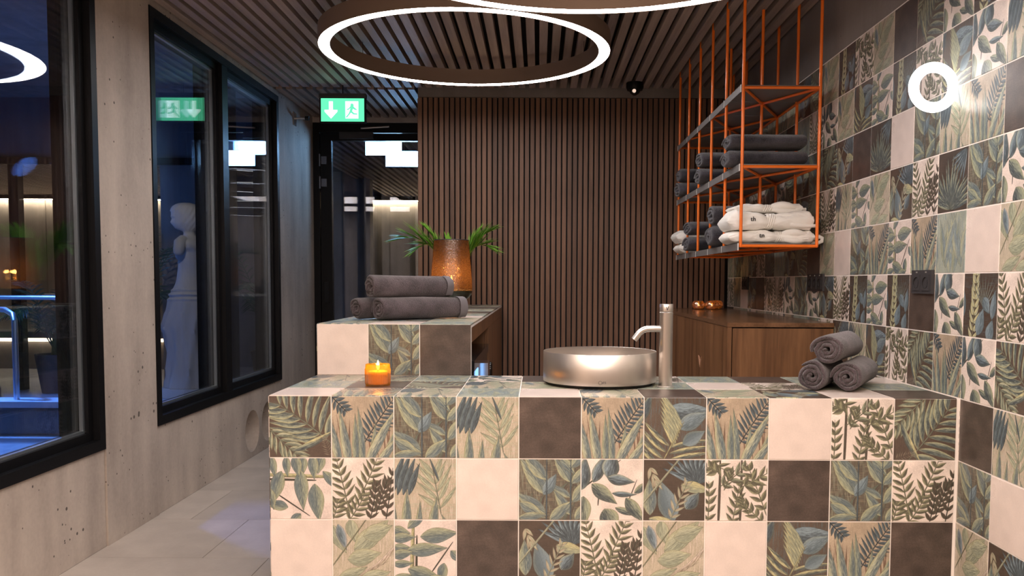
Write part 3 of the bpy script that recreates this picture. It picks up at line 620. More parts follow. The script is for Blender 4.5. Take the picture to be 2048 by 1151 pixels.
# rear tiled block with open wooden niche
bk = empty('tiled_side_block', (.3, 1.8, 0), 'taller tiled block behind the counter with an open wooden niche on its right side', 'counter')
YF, YE_ = .6, 3.38
for nm, lo, hi, mt in (('front_panel', (.002, YF + .0015, 0), (.598, YF + .05, .94), 'grout'), ('side_panel', (.002, YF + .05, 0), (.05, YE_, .94), 'grout'), ('top_slab', (.002, YF + .0015, .94), (.574, YE_, .985), 'grout'), ('top_edge', (.002, YF + .0015, .985), (.598, YE_, .9985), 'grout'), ('front_edge', (.56, YF + .0015, 0), (.598, YF + .052, .985), 'grout')):
    o = box(nm, lo, hi, mt, bk, .0008)
for nm, lo, hi in (('fascia', (.575, YF + .055, .925), (.597, YE_, .9845)), ('wood_panel', (.575, 1.80, .0), (.597, YE_, .924)), ('niche_divider', (.05, 1.80, .0), (.574, 1.822, .939)), ('niche_shelf', (.05, YF + .05, .44), (.59, 1.80, .462))):
    box(nm, lo, hi, 'walnut', bk, .001)
box('niche_lining', (.05, YF + .05, .462), (.06, 1.80, .939), 'slat_dark', bk, 0)
worldize(bk)
for c, d in enumerate([G_, C_, E_]): put_tile(d, FRONT, ((c + .5) * .2, YF, .9), bk)
BT = [[D_, G_, R_], [R_, M_, N_], [B_, E_, D_], [N_, R_, G_], [K_, D_, R_], [R_, N_, B_], [G_, R_, E_], [D_, L_, R_], [R_, G_, D_], [N_, R_, M_], [R_, D_, E_], [E_, N_, R_], [R_, G_, D_]]
for r, row in enumerate(BT):
    for c, d in enumerate(row): put_tile(d, TOP, ((c + .5) * .2, YF + .1 + .2 * r, 1.0), bk)
for c in range(3): put_tile(rs_.choice([R_, D_, N_]), TOP, ((c + .5) * .2, YF + 2.69, 1.0), bk, .1965, .1765)
for r in range(5):
    for c in range(13): put_tile(rs_.choice(POOL), WEST, (0, YF + .1 + .2 * c, .9 - .2 * r), bk)

# coffee machine in the niche
cm = empty('coffee_machine', (.36, 1.3, .462), 'black glossy machine with a knob and a small painted blue display inside the wooden niche', 'machine')
box('machine_body', (.10, .78, .463), (.585, 1.74, .80), 'black_soft', cm, .012)
box('top_rim', (.09, .77, .80), (.60, 1.75, .842), 'black_gloss', cm, .008)
box('front_plate', (.585, .80, .50), (.596, 1.70, .795), 'black_gloss', cm, .004)
bm = bmesh.new(); add_lathe(bm, [(0, 0), (.04, 0), (.045, .006), (.04, .035), (.034, .04), (0, .04)], 24); bm.transform(frame4(*EAST, (.596, 1.45, .735))); link('knob', smooth_by_angle(mesh_bm(bm)), 'black_gloss', cm)
box('reflection', (.596, .86, .66), (.599, 1.02, .79), 'mirrored_blue', cm, .001)  # glowing patch that paints a blue reflection on the machine front
box('spout_block', (.596, 1.12, .73), (.635, 1.26, .80), 'chrome', cm, .008)
worldize(cm)

# walnut cabinet on the right
cb = empty('walnut_cabinet', (1.96, 2.3, 0), 'dark walnut cabinet against the tiled wall holding three gold tealight bowls', 'cabinet')
X0, Y0, Y1, ZB = 1.72, 1.17, 3.38, .985
box('carcass', (X0 + .022, Y0 + .022, .0), (2.205, Y1, ZB - .022), 'slat_dark', cb, 0)
box('top_board', (X0, Y0, ZB - .02), (2.206, Y1, ZB), 'walnut_top', cb, .0015)
box('edge_board', (X0 + .001, Y0 + .002, .0), (X0 + .021, Y0 + .020, ZB - .021), 'walnut', cb, .001)
dr = box('door', (X0 + .026, Y0 + .004, .02), (2.204, Y0 + .022, ZB - .026), 'walnut', cb, .001)
# long side: one upper panel and two doors that meet at a mitred finger notch
yg, zg = 1.811, .76
sp = poly_prism('side_panel', [(-Y1, .02), (-Y1, ZB - .022), (-(Y0 + .022), ZB - .022), (-(Y0 + .022), .02), (-(yg - .003), .02), (-(yg - .003), zg - .035), (-(yg - .04), zg + .015), (-(yg + .045), zg + .015), (-(yg + .003), zg - .04), (-(yg + .003), .02)], .019, 'walnut', cb, frame4((0, -1, 0), (0, 0, 1), (-1, 0, 0), (X0 + .021, 0, 0)))
poly_prism('notch_edge', [(-(yg + .047), zg + .012), (-(yg + .047), zg + .018), (-(yg + .003), zg - .034), (-(yg + .003), zg - .042)], .0225, 'notch', cb, frame4((0, -1, 0), (0, 0, 1), (-1, 0, 0), (X0 + .021, 0, 0)))
poly_prism('notch_edge', [(-(yg - .040), zg + .018), (-(yg - .036), zg + .014), (-(yg - .003), zg - .036), (-(yg - .003), zg - .030)], .0225, 'notch', cb, frame4((0, -1, 0), (0, 0, 1), (-1, 0, 0), (X0 + .021, 0, 0)))
worldize(cb)

# ------------------------------------------------------------------ door with alcove
dg = empty('door_1', (-.5, YD, 0), 'black framed glass door at the end of the aisle under the green exit sign', 'door', kind='structure')
yo = YD - .02
multi_box('door_frame', [((XL + .002, yo, 0), (XL + .055, yo + .08, 2.48)), ((-.03, yo, 0), (.028, yo + .08, 2.48)), ((XL + .055, yo, 2.40), (-.03, yo + .08, 2.48))], 'black', dg, .002)
lf = multi_box('door_leaf', [((XL + .06, yo + .012, .01), (XL + .152, yo + .065, 2.395)), ((-.125, yo + .012, .01), (-.035, yo + .065, 2.395)), ((XL + .152, yo + .012, 2.335), (-.125, yo + .065, 2.395)), ((XL + .152, yo + .012, .01), (-.125, yo + .065, .12))], 'black', dg, .002)
box('glass_pane', (XL + .145, yo + .03, .11), (-.12, yo + .036, 2.34), 'glass', dg, 0)
box('glass_pane', (XL + .145, yo + .05, .11), (-.12, yo + .056, 2.34), 'glass', dg, 0)
for z in (2.17, 1.985, .3):
    tube('hinge', [(XL + .06, yo - .012, z - .05), (XL + .06, yo - .012, z + .05)], .009, 'dull_steel', dg); box('hinge_plate', (XL + .07, yo - .006, z - .032), (XL + .115, yo + .012, z + .032), 'dull_steel', dg, .002)
box('door_closer', (-.80, yo - .035, 2.345), (-.52, yo + .01, 2.40), 'black_soft', dg, .006)
tube('closer_arm', [(-.62, yo - .03, 2.43), (-.38, yo - .06, 2.44)], .009, 'steel', dg)
box('handle_plate', (XL + .085, yo, .98), (XL + .125, yo + .012, 1.16), 'black_gloss', dg, .003)
worldize(dg)
wh = empty('door_stop', (XL, 3.99, 2.40), 'small metal wall bracket with black buffer beside the far window', 'bracket')
box('plate', (XL, 3.93, 2.36), (XL + .008, 4.0, 2.46), 'steel', wh, .002)
tube('arm', [(XL + .008, 3.965, 2.415), (XL + .085, 3.965, 2.415)], .009, 'steel', wh); tube('buffer', [(XL + .085, 3.965, 2.415), (XL + .115, 3.965, 2.415)], .016, 'rubber', wh)
worldize(wh)

# exit sign hung from the ceiling
es = empty('exit_sign', (-.505, 3.3, 2.27), 'green lit emergency exit sign with down arrow hanging before the glass door', 'sign')
box('housing', (-.665, 3.30, 2.262), (-.345, 3.335, 2.455), 'black', es, .003)
box('light_plate', (-.655, 3.2985, 2.27), (-.355, 3.3005, 2.428), 'sign_green', es, 0)
box('top_rail', (-.667, 3.290, 2.432), (-.343, 3.34, 2.46), 'black_soft', es, .003)
def sign_poly(name, pts, mat='sign_white', y=3.2975, par=es): return poly_prism(name, [(a, b_) for a, b_ in pts], .0012, mat, par, frame4(*FRONT, (0, y, 0)))
cx, cz = -.585, 2.349
sign_poly('arrow', [(cx - .014, cz + .058), (cx + .014, cz + .058), (cx + .014, cz), (cx + .045, cz), (cx + .045, cz - .012), (cx, cz - .06), (cx - .045, cz - .012), (cx - .045, cz), (cx - .014, cz)])
sign_poly('doorway', [(-.485, 2.29), (-.395, 2.29), (-.395, 2.408), (-.485, 2.408)])
man = [(-.447, 2.392), (-.433, 2.392), (-.427, 2.384), (-.428, 2.372), (-.418, 2.362), (-.405, 2.353), (-.408, 2.347), (-.424, 2.352), (-.432, 2.357), (-.438, 2.340), (-.424, 2.327), (-.402, 2.325), (-.402, 2.317), (-.430, 2.318), (-.446, 2.330), (-.458, 2.316), (-.474, 2.297), (-.484, 2.297), (-.462, 2.324), (-.455, 2.340), (-.450, 2.362), (-.462, 2.350), (-.474, 2.349), (-.474, 2.356), (-.464, 2.357), (-.450, 2.373)]
sign_poly('running_figure', man, 'sign_green', 3.2965)
tube('cable', [(-.505, 3.31, 2.46), (-.505, 3.31, 2.56)], .004, 'black', es)
worldize(es)

# ------------------------------------------------------------------ ring lamps
def ring_lamp(name, cx, cy, z, R, w, h, label, mat='led', group=None, seg=96, cables=3, cat='pendant lamp'):
    o = empty(name, (cx, cy, z), label, cat, group)
    prof = [(R - w, .006), (R - w, h), (R, h), (R, .006), (R, 0), (R - .003, 0), (R - .003, .005), (R - w + .003, .005), (R - w + .003, 0), (R - w, 0)]
    bm = bmesh.new(); rings = [[bm.verts.new((r * math.cos(2 * PI * k / seg), r * math.sin(2 * PI * k / seg), zz)) for k in range(seg)] for r, zz in prof]
    for i in range(len(prof)):
        A, B = rings[i], rings[(i + 1) % len(prof)]
        for k in range(seg): bm.faces.new((A[k], A[(k + 1) % seg], B[(k + 1) % seg], B[k]))
    link('casing', smooth_by_angle(mesh_bm(bm)), 'bronze', o)
    bm = bmesh.new(); pr = [(R - w + .0035, .001), (R - w + .0035, .0045), (R - .0035, .0045), (R - .0035, .001)]
    rings = [[bm.verts.new((r * math.cos(2 * PI * k / seg), r * math.sin(2 * PI * k / seg), zz)) for k in range(seg)] for r, zz in pr]
    for i in range(4):
        A, B = rings[i], rings[(i + 1) % 4]
        for k in range(seg): bm.faces.new((A[k], A[(k + 1) % seg], B[(k + 1) % seg], B[k]))
    link('diffuser', mesh_bm(bm), mat, o)
    for k in range(cables):
        a = 2 * PI * k / 3 + .5; x, y = (R - w / 2) * math.cos(a), (R - w / 2) * math.sin(a)
        tube('cable', [(x, y, h), (x, y, 2.6 - z)], .0012, 'black', o, 6)
    return o
ring_lamp('ring_pendant', .475, 1.85, 2.36, .755, .062, .085, 'glowing ring lamp seen whole above the counter, farther of the two')
ring_lamp('ring_pendant', 1.01, -.35, 2.13, .785, .055, .085, 'nearer and lower ring lamp cut off by the top edge')
rl = empty('wall_ring_lamp', (2.15, .1, 1.80), 'small white glowing ring lamp fixed edge-on to the leaf tiled wall', 'wall lamp')
bm = bmesh.new(); pts = [(2.137 + .064 * math.cos(2 * PI * k / 48), .1, 1.80 + .064 * math.sin(2 * PI * k / 48)) for k in range(48)]; add_tube(bm, pts, .0165, 14, False, True, Vector((0, 1, 0))); link('tube', smooth_by_angle(mesh_bm(bm)), 'led_small', rl)
tube('stem', [(2.19, .12, 1.80), (2.209, .12, 1.80)], .008, 'chrome', rl); worldize(rl)
cmr = empty('security_camera', (1.51, 3.2, 2.52), 'small black camera on the ceiling near the top of the slatted wall', 'camera')
bm = bmesh.new(); add_lathe(bm, [(0, 0), (.058, 0), (.06, -.03), (.052, -.05), (0, -.05)], 28, (1.51, 3.2, 2.52)); link('mount', smooth_by_angle(mesh_bm(bm)), 'black', cmr)
bm = bmesh.new(); add_lathe(bm, [(0, -.085), (.012, -.083), (.03, -.07), (.04, -.05), (0, -.048)], 24, (1.51, 3.2, 2.52)); link('dome', smooth_by_angle(mesh_bm(bm)), 'black_gloss', cmr)
tube('lens', [(1.503, 3.165, 2.462), (1.50, 3.145, 2.455)], .013, 'chrome', cmr); worldize(cmr)

# ------------------------------------------------------------------ orange hanging shelf
hs = empty('hanging_shelf', (1.97, 2.15, 1.345), 'orange metal rod shelf hanging from the ceiling with grey trays of towels and robes', 'shelf')
SX0, SX1, SY0, BAY, RR = 1.797, 2.15, 1.27, .356, .0075
LV = (1.345, 1.709, 2.068); YS = [SY0 + BAY * i for i in range(6)]; CXM = (SX0 + SX1) / 2
for xx in (SX0, SX1):
    for i, y in enumerate(YS): tube('post', [(xx, y, LV[0] - .008), (xx, y, 2.575)], RR, 'orange', hs, 10)
for i in (1, 3): tube('post', [(CXM, YS[i], LV[0] - .002), (CXM, YS[i], 2.575)], RR, 'orange', hs, 10)
for lv in LV:
    z = lv - .008
    for xx in (SX0, SX1): tube('rail', [(xx, YS[0], z), (xx, YS[-1], z)], RR * .95, 'orange', hs, 8)
    for i in (0, 5): tube('rail', [(SX0, YS[i], z), (SX1, YS[i], z)], RR * .95, 'orange', hs, 8)
    for a, c in ((0, 2), (2, 4)):
        tube('brace', [(SX0, YS[a], z), (SX1, YS[c], z)], RR * .9, 'orange', hs, 8); tube('brace', [(SX1, YS[a], z - .001), (SX0, YS[c], z - .001)], RR * .9, 'orange', hs, 8)
    for i in range(5):
        ya, yb = YS[i] + .004, YS[i + 1] - .004
        tr = multi_box('tray', [((SX0 - .010, ya, lv + .001), (SX1 + .004, yb, lv + .004)), ((SX0 - .0125, ya, lv - .028), (SX0 - .010, yb, lv + .004))], 'tray', hs, .0005)
    for i in range(6): box('seam_clip', (SX0 - .0135, YS[i] - .0035, lv - .029), (SX0 - .0095, YS[i] + .0035, lv + .0045), 'white_seam', hs, 0)
worldize(hs)

# ------------------------------------------------------------------ towels
def roll_mesh(Lg, rx, rz, turns=3.2, seed=0, jitter=.004, seg=26, flat=.0, fold=.0, taperend=0., core=.12):
    """spiral sheet rolled about local Y (front end at y=0), resting on z=0"""
    rn = random.Random(seed); n = int(turns * seg); p = 1.0 / (turns + .35)
    st = [(0, .25), (.003, .62), (.007, .86), (.013, 1.), (Lg * .28, 1.), (Lg * .5, 1.02), (Lg * .75, 1.), (Lg - .013, 1.), (Lg - .006, .8), (Lg, .25)]
    ph = rn.uniform(0, 6); off = [jitter * (math.sin(i * .31 + ph) + .6 * math.sin(i * .83 + ph * 2)) for i in range(n + 1)]
    end_a = rn.uniform(2.2, 3.6)
    def wob(t, y, k): return 1 + .035 * math.sin(3 * t + y * 9 + k) + .02 * math.sin(5 * t - y * 16 + k * 2)
    bm = bmesh.new(); OUT, INN = [], []
    for (y, f) in st:
        ro, ri = [], []
        for i in range(n + 1):
            th = 2 * PI * i / seg; r = (core + (1 - core - .5 * p) * (i / n)) ; h = .5 * p * .93 * f
            if i > n - 3: h *= (.9, .8, .5)[i - n + 2] if i - n + 2 < 3 else 1
            if i < 4: h *= .5 + i / 8
            a = th + end_a - 2 * PI * turns; k = wob(a, y, seed) if i > n - seg - 2 else 1 + .05 * math.sin(2 * a + seed) + .045 * math.sin(5 * a + th * .7 + seed * 3)
            yy = y + (off[i] if y < .02 else (off[i] * .6 if y > Lg - .02 else 0))
            for lst, rr in ((ro, r + h), (ri, r - h)):
                X, Z = rx * rr * k * math.cos(a), rz * rr * k * math.sin(a)
                if Z < -rz * (1 - flat): Z = -rz * (1 - flat) + (Z + rz * (1 - flat)) * .25
                lst.append(bm.verts.new((X, yy, Z + rz * (1 - flat * .75))))
        OUT.append(ro); INN.append(ri)
    for A in (OUT, INN):
        for s in range(len(st) - 1):
            for i in range(n): bm.faces.new((A[s][i], A[s][i + 1], A[s + 1][i + 1], A[s + 1][i]))
    for s in (0, len(st) - 1):
        for i in range(n): bm.faces.new((OUT[s][i], OUT[s][i + 1], INN[s][i + 1], INN[s][i]))
    for i in (0, n):
        for s in range(len(st) - 1): bm.faces.new((OUT[s][i], OUT[s + 1][i], INN[s + 1][i], INN[s][i]))
    me = mesh_bm(bm, 'towel'); return smooth_by_angle(me, 1.2)
def hem_mesh(rx, rz, y0, y1, a0, a1, flat, seed, Lg):
    bm = bmesh.new(); rings = []
    for y, e in ((y0, .99), (y0, 1.012), ((y0 + y1) / 2, 1.016), (y1, 1.012), (y1, .99)):
        rg = []
        for i in range(25):
            a = a0 + (a1 - a0) * i / 24; k = (1 + .035 * math.sin(3 * a + y * 9 + seed) + .02 * math.sin(5 * a - y * 16 + seed * 2)) * e
            Z = rz * k * math.sin(a); Z = max(Z, -rz * (1 - flat)); rg.append(bm.verts.new((rx * k * math.cos(a), y, Z + rz * (1 - flat * .75))))
        rings.append(rg)
    for s in range(4):
        for i in range(24): bm.faces.new((rings[s][i], rings[s][i + 1], rings[s + 1][i + 1], rings[s + 1][i]))
    return smooth_by_angle(mesh_bm(bm, 'hem'), 1.)
def towel(loc, rz_, Lg, rx, rz, label, group=None, mat='towel', seed=0, turns=3.2, flat=.12, hem=None, tilt=0., name='rolled_towel', core=.12):
    o = link(name, roll_mesh(Lg, rx, rz, turns, seed, flat=flat, core=core), mat); o.location = loc; o.rotation_euler = (tilt, 0, rz_); tag(o, label, 'towel', group)
    if hem: link('hem', hem_mesh(rx, rz, hem[0], hem[1], hem[2], hem[3], flat, seed, Lg), 'hem', o)
    return o
# three on the tiled block (long sides towards the camera)
g = 'rolled towels stacked on the tiled block'
RA = math.radians(-50)
towel((.085, .92, .9995), math.radians(-43), .44, .052, .052, 'left rolled grey towel at the base of the pile beside the vase, mostly hidden', g, seed=1)
towel((.187, .872, .9995), math.radians(-48), .44, .054, .053, 'long rolled grey towel lying in front at the base of the pile beside the vase', g, seed=2, hem=(.395, .434, -.9, 1.6))
towel((.150, .885, 1.090), math.radians(-47), .41, .055, .054, 'rolled grey towel on top of the pile in front of the amber vase', g, seed=3, hem=(.368, .403, -.7, 1.3), tilt=.0)
# three at the right end of the counter
g = 'rolled towels stacked at the right end of the counter'
towel((1.783, .165, .8005), math.radians(-30), .33, .057, .056, 'bottom left grey towel roll of the pyramid on the counter by the wall', g, seed=4, core=.08)
towel((1.895, .140, .8005), math.radians(-30), .34, .058, .054, 'bottom right grey towel roll of the pyramid on the counter by the wall', g, seed=5)
towel((1.830, .150, .8915), math.radians(-32), .33, .060, .054, 'top grey towel roll of the pyramid on the counter by the wall', g, seed=6)
# folded rolls on the hanging shelf
gm, gb = 'slate towels on the middle shelf', 'slate towels on the bottom shelf'
def shelf_pair(bay, z, lab, grp, h=.044, xl=1.752, Lg=.375, dz=.082, sd=0):
    y = SY0 + BAY * (bay + .5)
    towel((xl, y, z), -PI / 2, Lg, .135, h, 'lower ' + lab, grp, 'towel_blue', sd, 2.4, .10, name='folded_towel')
    towel((xl + .008, y, z + dz), -PI / 2, Lg - .01, .130, h - .002, 'upper ' + lab, grp, 'towel_blue', sd + 1, 2.4, .08, name='folded_towel')
shelf_pair(0, LV[1] + .005, 'slate towel roll in the nearest bay of the middle shelf', gm, sd=11)
shelf_pair(2, LV[1] + .005, 'slate towel roll in the third bay of the middle shelf', gm, sd=13, h=.05, dz=.092)
shelf_pair(4, LV[1] + .005, 'slate towel roll in the farthest bay of the middle shelf', gm, sd=15, h=.05, dz=.092)
shelf_pair(1, LV[0] + .005, 'slate towel roll just behind the white robes on the bottom shelf', gb, sd=17, h=.06, dz=.11)
shelf_pair(3, LV[0] + .005, 'slate towel roll in the fourth bay of the bottom shelf', gb, sd=19, h=.05, dz=.095)

# ------------------------------------------------------------------ white robes
def robe(loc, Lg, D, H, belt, label, seed, group, txt=None, txt_x=.1, bulge=1., tail=0.):
    o = empty('folded_robe', loc, label, 'robe', group); rn = random.Random(seed)
    ns, nc = 72, 64; bm = bmesh.new(); rings = []
    def prof(u):      # height along the length: rounded nose, pinch at the belt
        e = min(1, (u / .10)) ** .5 * min(1, ((1 - u) / .05 + .15)) ** .5
        return e * (1 - .22 * math.exp(-((u - belt) / .07) ** 2)) * (1 + .16 * math.sin(u * 7 + seed) * bulge)
    for i in range(ns + 1):
        u = i / ns; x = u * Lg; h = H * max(.12, prof(u)); d = D * (.82 + .18 * min(1, u / .12)) * (1 - .08 * math.exp(-((u - belt) / .07) ** 2))
        rg = []
        for k in range(nc):
            a = 2 * PI * k / nc; c, s = math.cos(a), math.sin(a); q = .42
            yy = d / 2 * math.copysign(abs(c) ** q, c); zz = h / 2 * math.copysign(abs(s) ** .75, s) + H * .46
            g_ = .0085 * (abs(math.cos(PI * (2.6 * zz / H + .5 * math.sin(u * 5 + seed) + .25 * math.sin(u * 13 + seed)))) ** .6 - .6) * (1 if c < 0 else .3) * min(1, abs(u - belt) * 9)
            yy += math.copysign(g_, c); zz += .005 * math.sin(u * 9 + seed * 2 + c * 2) * (zz / H)
            nv = noise.noise(Vector((x * 16 + seed, yy * 9, zz * 30))) * .009 + noise.noise(Vector((x * 45, yy * 20 + seed, zz * 70))) * .003
            yy += nv * (1 if c > 0 else -1) * abs(c); zz += nv * abs(s)
            if zz < .001: zz = .001
            rg.append(bm.verts.new((x, yy, zz)))
        rings.append(rg)
    for A, B in zip(rings, rings[1:]):
        for k in range(nc): bm.faces.new((A[k], A[(k + 1) % nc], B[(k + 1) % nc], B[k]))
    bm.faces.new(rings[0][::-1]); bm.faces.new(rings[-1])
    link('cloth', smooth_by_angle(mesh_bm(bm), 1.3), 'robe', o)
    # belt: ribbed band around the bundle
    bm = bmesh.new(); rings = []; bw = .050
    for i in range(21):
        v = i / 20; x = belt * Lg + (v - .5) * bw; rib = .0028 * math.cos(2 * PI * 5 * v); rg = []; lift = .0 if 0 < i < 20 else -.006
        for k in range(32):
            a = 2 * PI * k / 32; c, s = math.cos(a), math.sin(a)
            rg.append(bm.verts.new((x + .012 * math.sin(a), (D * .475 + rib + lift) * math.copysign(abs(c) ** .5, c), max(.0012, H * .47 + (H * .44 + rib + lift) * math.copysign(abs(s) ** .75, s)))))
        rings.append(rg)
    for A, B in zip(rings, rings[1:]):
        for k in range(32): bm.faces.new((A[k], A[(k + 1) % 32], B[(k + 1) % 32], B[k]))
    link('belt', smooth_by_angle(mesh_bm(bm), 1.3), 'robe', o)
    # sleeves: soft folded tubes that leave the bundle on the right
    for j, (z, s, yy) in enumerate(((H * .68, 1., -D * .43), (H * .28, .8, -D * .45))):
        pts = []; x0 = belt * Lg + .02
        for t in range(9):
            w = t / 8; pts.append((x0 + (Lg - x0 - .002 + .02 * j) * w, yy + .012 * math.sin(w * 4 + seed + j), z + .006 * math.sin(w * 5 + seed * j)))
        bm = bmesh.new(); rad = [.010 + .008 * math.sin(PI * min(1, w_ * 1.2 + .1)) for w_ in [t / 8 for t in range(9)]]
        add_tube(bm, pts, [max(.006, r * s) for r in rad], 12); link('sleeve', smooth_by_angle(mesh_bm(bm), 1.3), 'robe', o)
    if txt:
        text_mesh('lettering', txt, .030, 'ink', o, frame4(*FRONT, (txt_x, -D * .5 - .0045, H * .56)), .002)
    if tail:
        bm = bmesh.new(); pts = [(Lg - .03, -D * .3, H * .35), (Lg + .02, -D * .34, H * .42), (Lg + tail * .7, -D * .36, H * .52), (Lg + tail, -D * .36, H * .42), (Lg + tail * .98, -D * .36, H * .2), (Lg + tail * .6, -D * .34, H * .08), (Lg, -D * .3, H * .1)]
        add_tube(bm, pts, .0095, 10); link('collar', smooth_by_angle(mesh_bm(bm), 1.3), 'robe', o)
    return o
g = 'folded white robes on the bottom shelf'; zb = LV[0] + .005
robe((1.752, SY0 + .165, zb), .40, .27, .066, .58, 'lowest folded white robe in the nearest bay of the bottom shelf, collar loop sticking out', 3, g, 'tn', .15, .5, tail=.045)
robe((1.745, SY0 + .165, zb + .063), .40, .27, .088, .50, 'thick middle white robe in the nearest bay of the bottom shelf with broad ribbed belt', 7, g, 'th', .115, 1.2)
robe((1.785, SY0 + .20, zb + .148), .33, .20, .045, .5, 'thin white robe on top of the pile in the nearest bay of the bottom shelf', 9, g, None, .1, .6)
yy = SY0 + BAY * 4.5
robe((1.752, yy, zb), .38, .27, .075, .55, 'lower folded white robe in the farthest bay of the bottom shelf', 12, g)
robe((1.735, yy, zb + .070), .38, .27, .085, .5, 'upper folded white robe in the farthest bay of the bottom shelf', 15, g)

# ------------------------------------------------------------------ basin and tap
bs = empty('wash_basin', (1.083, .365, .80), 'round brushed steel vessel basin standing on the tiled counter', 'basin')
R0 = .2035
prof = [(R0 - .003, .012), (R0, .013), (R0, .1185), (R0 - .0008, .1195), (R0 - .0022, .1185), (R0 - .0025, .05), (R0 - .012, .034), (R0 - .04, .027), (.03, .022), (.022, .018), (0, .017)]
bm = bmesh.new(); add_lathe(bm, prof + [], 96); bm.faces.ensure_lookup_table(); link('bowl', smooth_by_angle(mesh_bm(bm), .8), 'steel', bs)
bm = bmesh.new(); add_lathe(bm, [(0, .0005), (R0 - .016, .0005), (R0 - .014, .004), (R0 - .004, .0125), (0, .013)], 72); link('base_ring', smooth_by_angle(mesh_bm(bm), .6), 'rubber', bs)
bm = bmesh.new(); add_lathe(bm, [(0, .0235), (.02, .0235), (.022, .022), (.022, .019), (0, .019)], 28); link('drain', smooth_by_angle(mesh_bm(bm)), 'chrome', bs)
bm = bmesh.new(); add_tube(bm, [(-.012 + .006 * math.cos(2 * PI * k / 20), -R0 - .0003, .026 + .006 * math.sin(2 * PI * k / 20)) for k in range(20)], .0006, 6, False, True, Vector((0, 1, 0))); link('stamped_emblem', mesh_bm(bm), 'black_soft', bs)
text_mesh('stamped_mark', '(ES', .011, 'black_soft', bs, frame4(*FRONT, (.001, -R0 - .0001, .026)), .0004)
fx, fy = 1.306, .262
fc = empty('tall_tap', (fx, fy, .80), 'tall brushed steel column tap with bent spout beside the basin', 'tap')
lathe('body', [(0, 0), (.0235, 0), (.0235, .262), (.0225, .2635), (0, .2635)], 'steel', fc, 48, ang=.5)
lathe('flange', [(0, 0), (.030, 0), (.030, .004), (.0285, .0055), (.0, .0055)], 'steel', fc, 48)
hd = lathe('lever_cap', [(0, .265), (.0225, .265), (.0235, .266), (.0235, .289), (.0225, .291), (0, .291)], 'steel', fc, 48, ang=.5)
pts = [(0, 0, .205), (-.035, -.004, .205), (-.060, -.006, .205)] + [(-.060 - .045 * math.sin(a), -.006, .205 - .045 * (1 - math.cos(a))) for a in [PI / 3.4 * k / 6 for k in range(1, 7)]]
lx, ly, lz = pts[-1]; a = PI / 3.4; pts.append((lx - .026 * math.cos(a), ly, lz - .026 * math.sin(a)))
tube('spout', pts, .0112, 'steel', fc, 20)
bm = bmesh.new(); add_tube(bm, [(-.004, -.0236, .283), (0, -.0236, .270)], .0011, 6); add_tube(bm, [(.004, -.0236, .283), (0, -.0236, .270)], .0011, 6); link('engraved_mark', mesh_bm(bm), 'black_soft', fc)

# ------------------------------------------------------------------ candles, vase, tealights
def flame(par, x, y, z, s=1.):
    bm = bmesh.new(); add_lathe(bm, [(0, 0), (.0032 * s, .003 * s), (.0048 * s, .009 * s), (.0038 * s, .018 * s), (.0014 * s, .027 * s), (0, .032 * s)], 14, (x, y, z)); return link('flame', smooth_by_angle(mesh_bm(bm)), 'flame', par)
cd = empty('candle_glass', (.298, .275, .8002), 'ribbed orange glass holding a lit candle on the left of the counter', 'candle')
bm = bmesh.new(); fl = lambda k, j: .0013 * math.cos(PI * k) if 1 < j < 5 else 0
add_lathe(bm, [(.0, .0), (.040, .0), (.0425, .003), (.0435, .010), (.0440, .058), (.0435, .062), (.0425, .075), (.041, .076), (.040, .074), (.0405, .010), (.036, .006), (0, .006)], 84, flute=lambda k, j: (.0012 if k % 2 else -.0012) if 2 < j < 5 else 0); link('glass', smooth_by_angle(mesh_bm(bm), .25), 'amber', cd)
lathe('wax', [(0, .0065), (.034, .0065), (.034, .050), (.030, .052), (.008, .048), (0, .048)], 'wax', cd, 32)
tube('wick', [(0, 0, .047), (.001, 0, .058)], .0009, 'black', cd, 6); flame(cd, .001, 0, .055, 1.1)
add_light('candle_flame', 'POINT', (.299, .275, .873), 2.0, (1, .60, .25), size=.006)
vs_ = empty('hurricane_vase', (.312, 2.68, 1.0), 'tall amber crackle glass vase glowing from the candle inside it on a dark foot', 'vase')
lathe('foot', [(0, .0005), (.045, .0005), (.047, .006), (.036, .02), (.036, .032), (.07, .042), (.105, .060), (.128, .085), (.133, .108), (.128, .109), (.12, .09), (.0, .075)], 'smoke', vs_, 56)
lathe('glass', [(.127, .105), (.131, .12), (.129, .17), (.122, .27), (.114, .36), (.109, .423), (.1065, .4235), (.111, .36), (.119, .27), (.126, .17), (.127, .12)], 'crackle', vs_, 72)
bm = bmesh.new(); add_tube(bm, [(.108 * math.cos(2 * PI * k / 56), .108 * math.sin(2 * PI * k / 56), .424) for k in range(56)], .0028, 8, False, True); link('rim', smooth_by_angle(mesh_bm(bm)), 'black_soft', vs_)
lathe('candle', [(0, .08), (.036, .08), (.036, .150), (.033, .154), (.006, .146), (0, .146)], 'wax', vs_, 32)
tube('wick', [(0, 0, .146), (.001, 0, .158)], .0012, 'black', vs_, 6); flame(vs_, 0, 0, .158, 1.5)
add_light('vase_flame', 'POINT', (.312, 2.665, 1.215), 2.6, (1, .60, .27), size=.012)
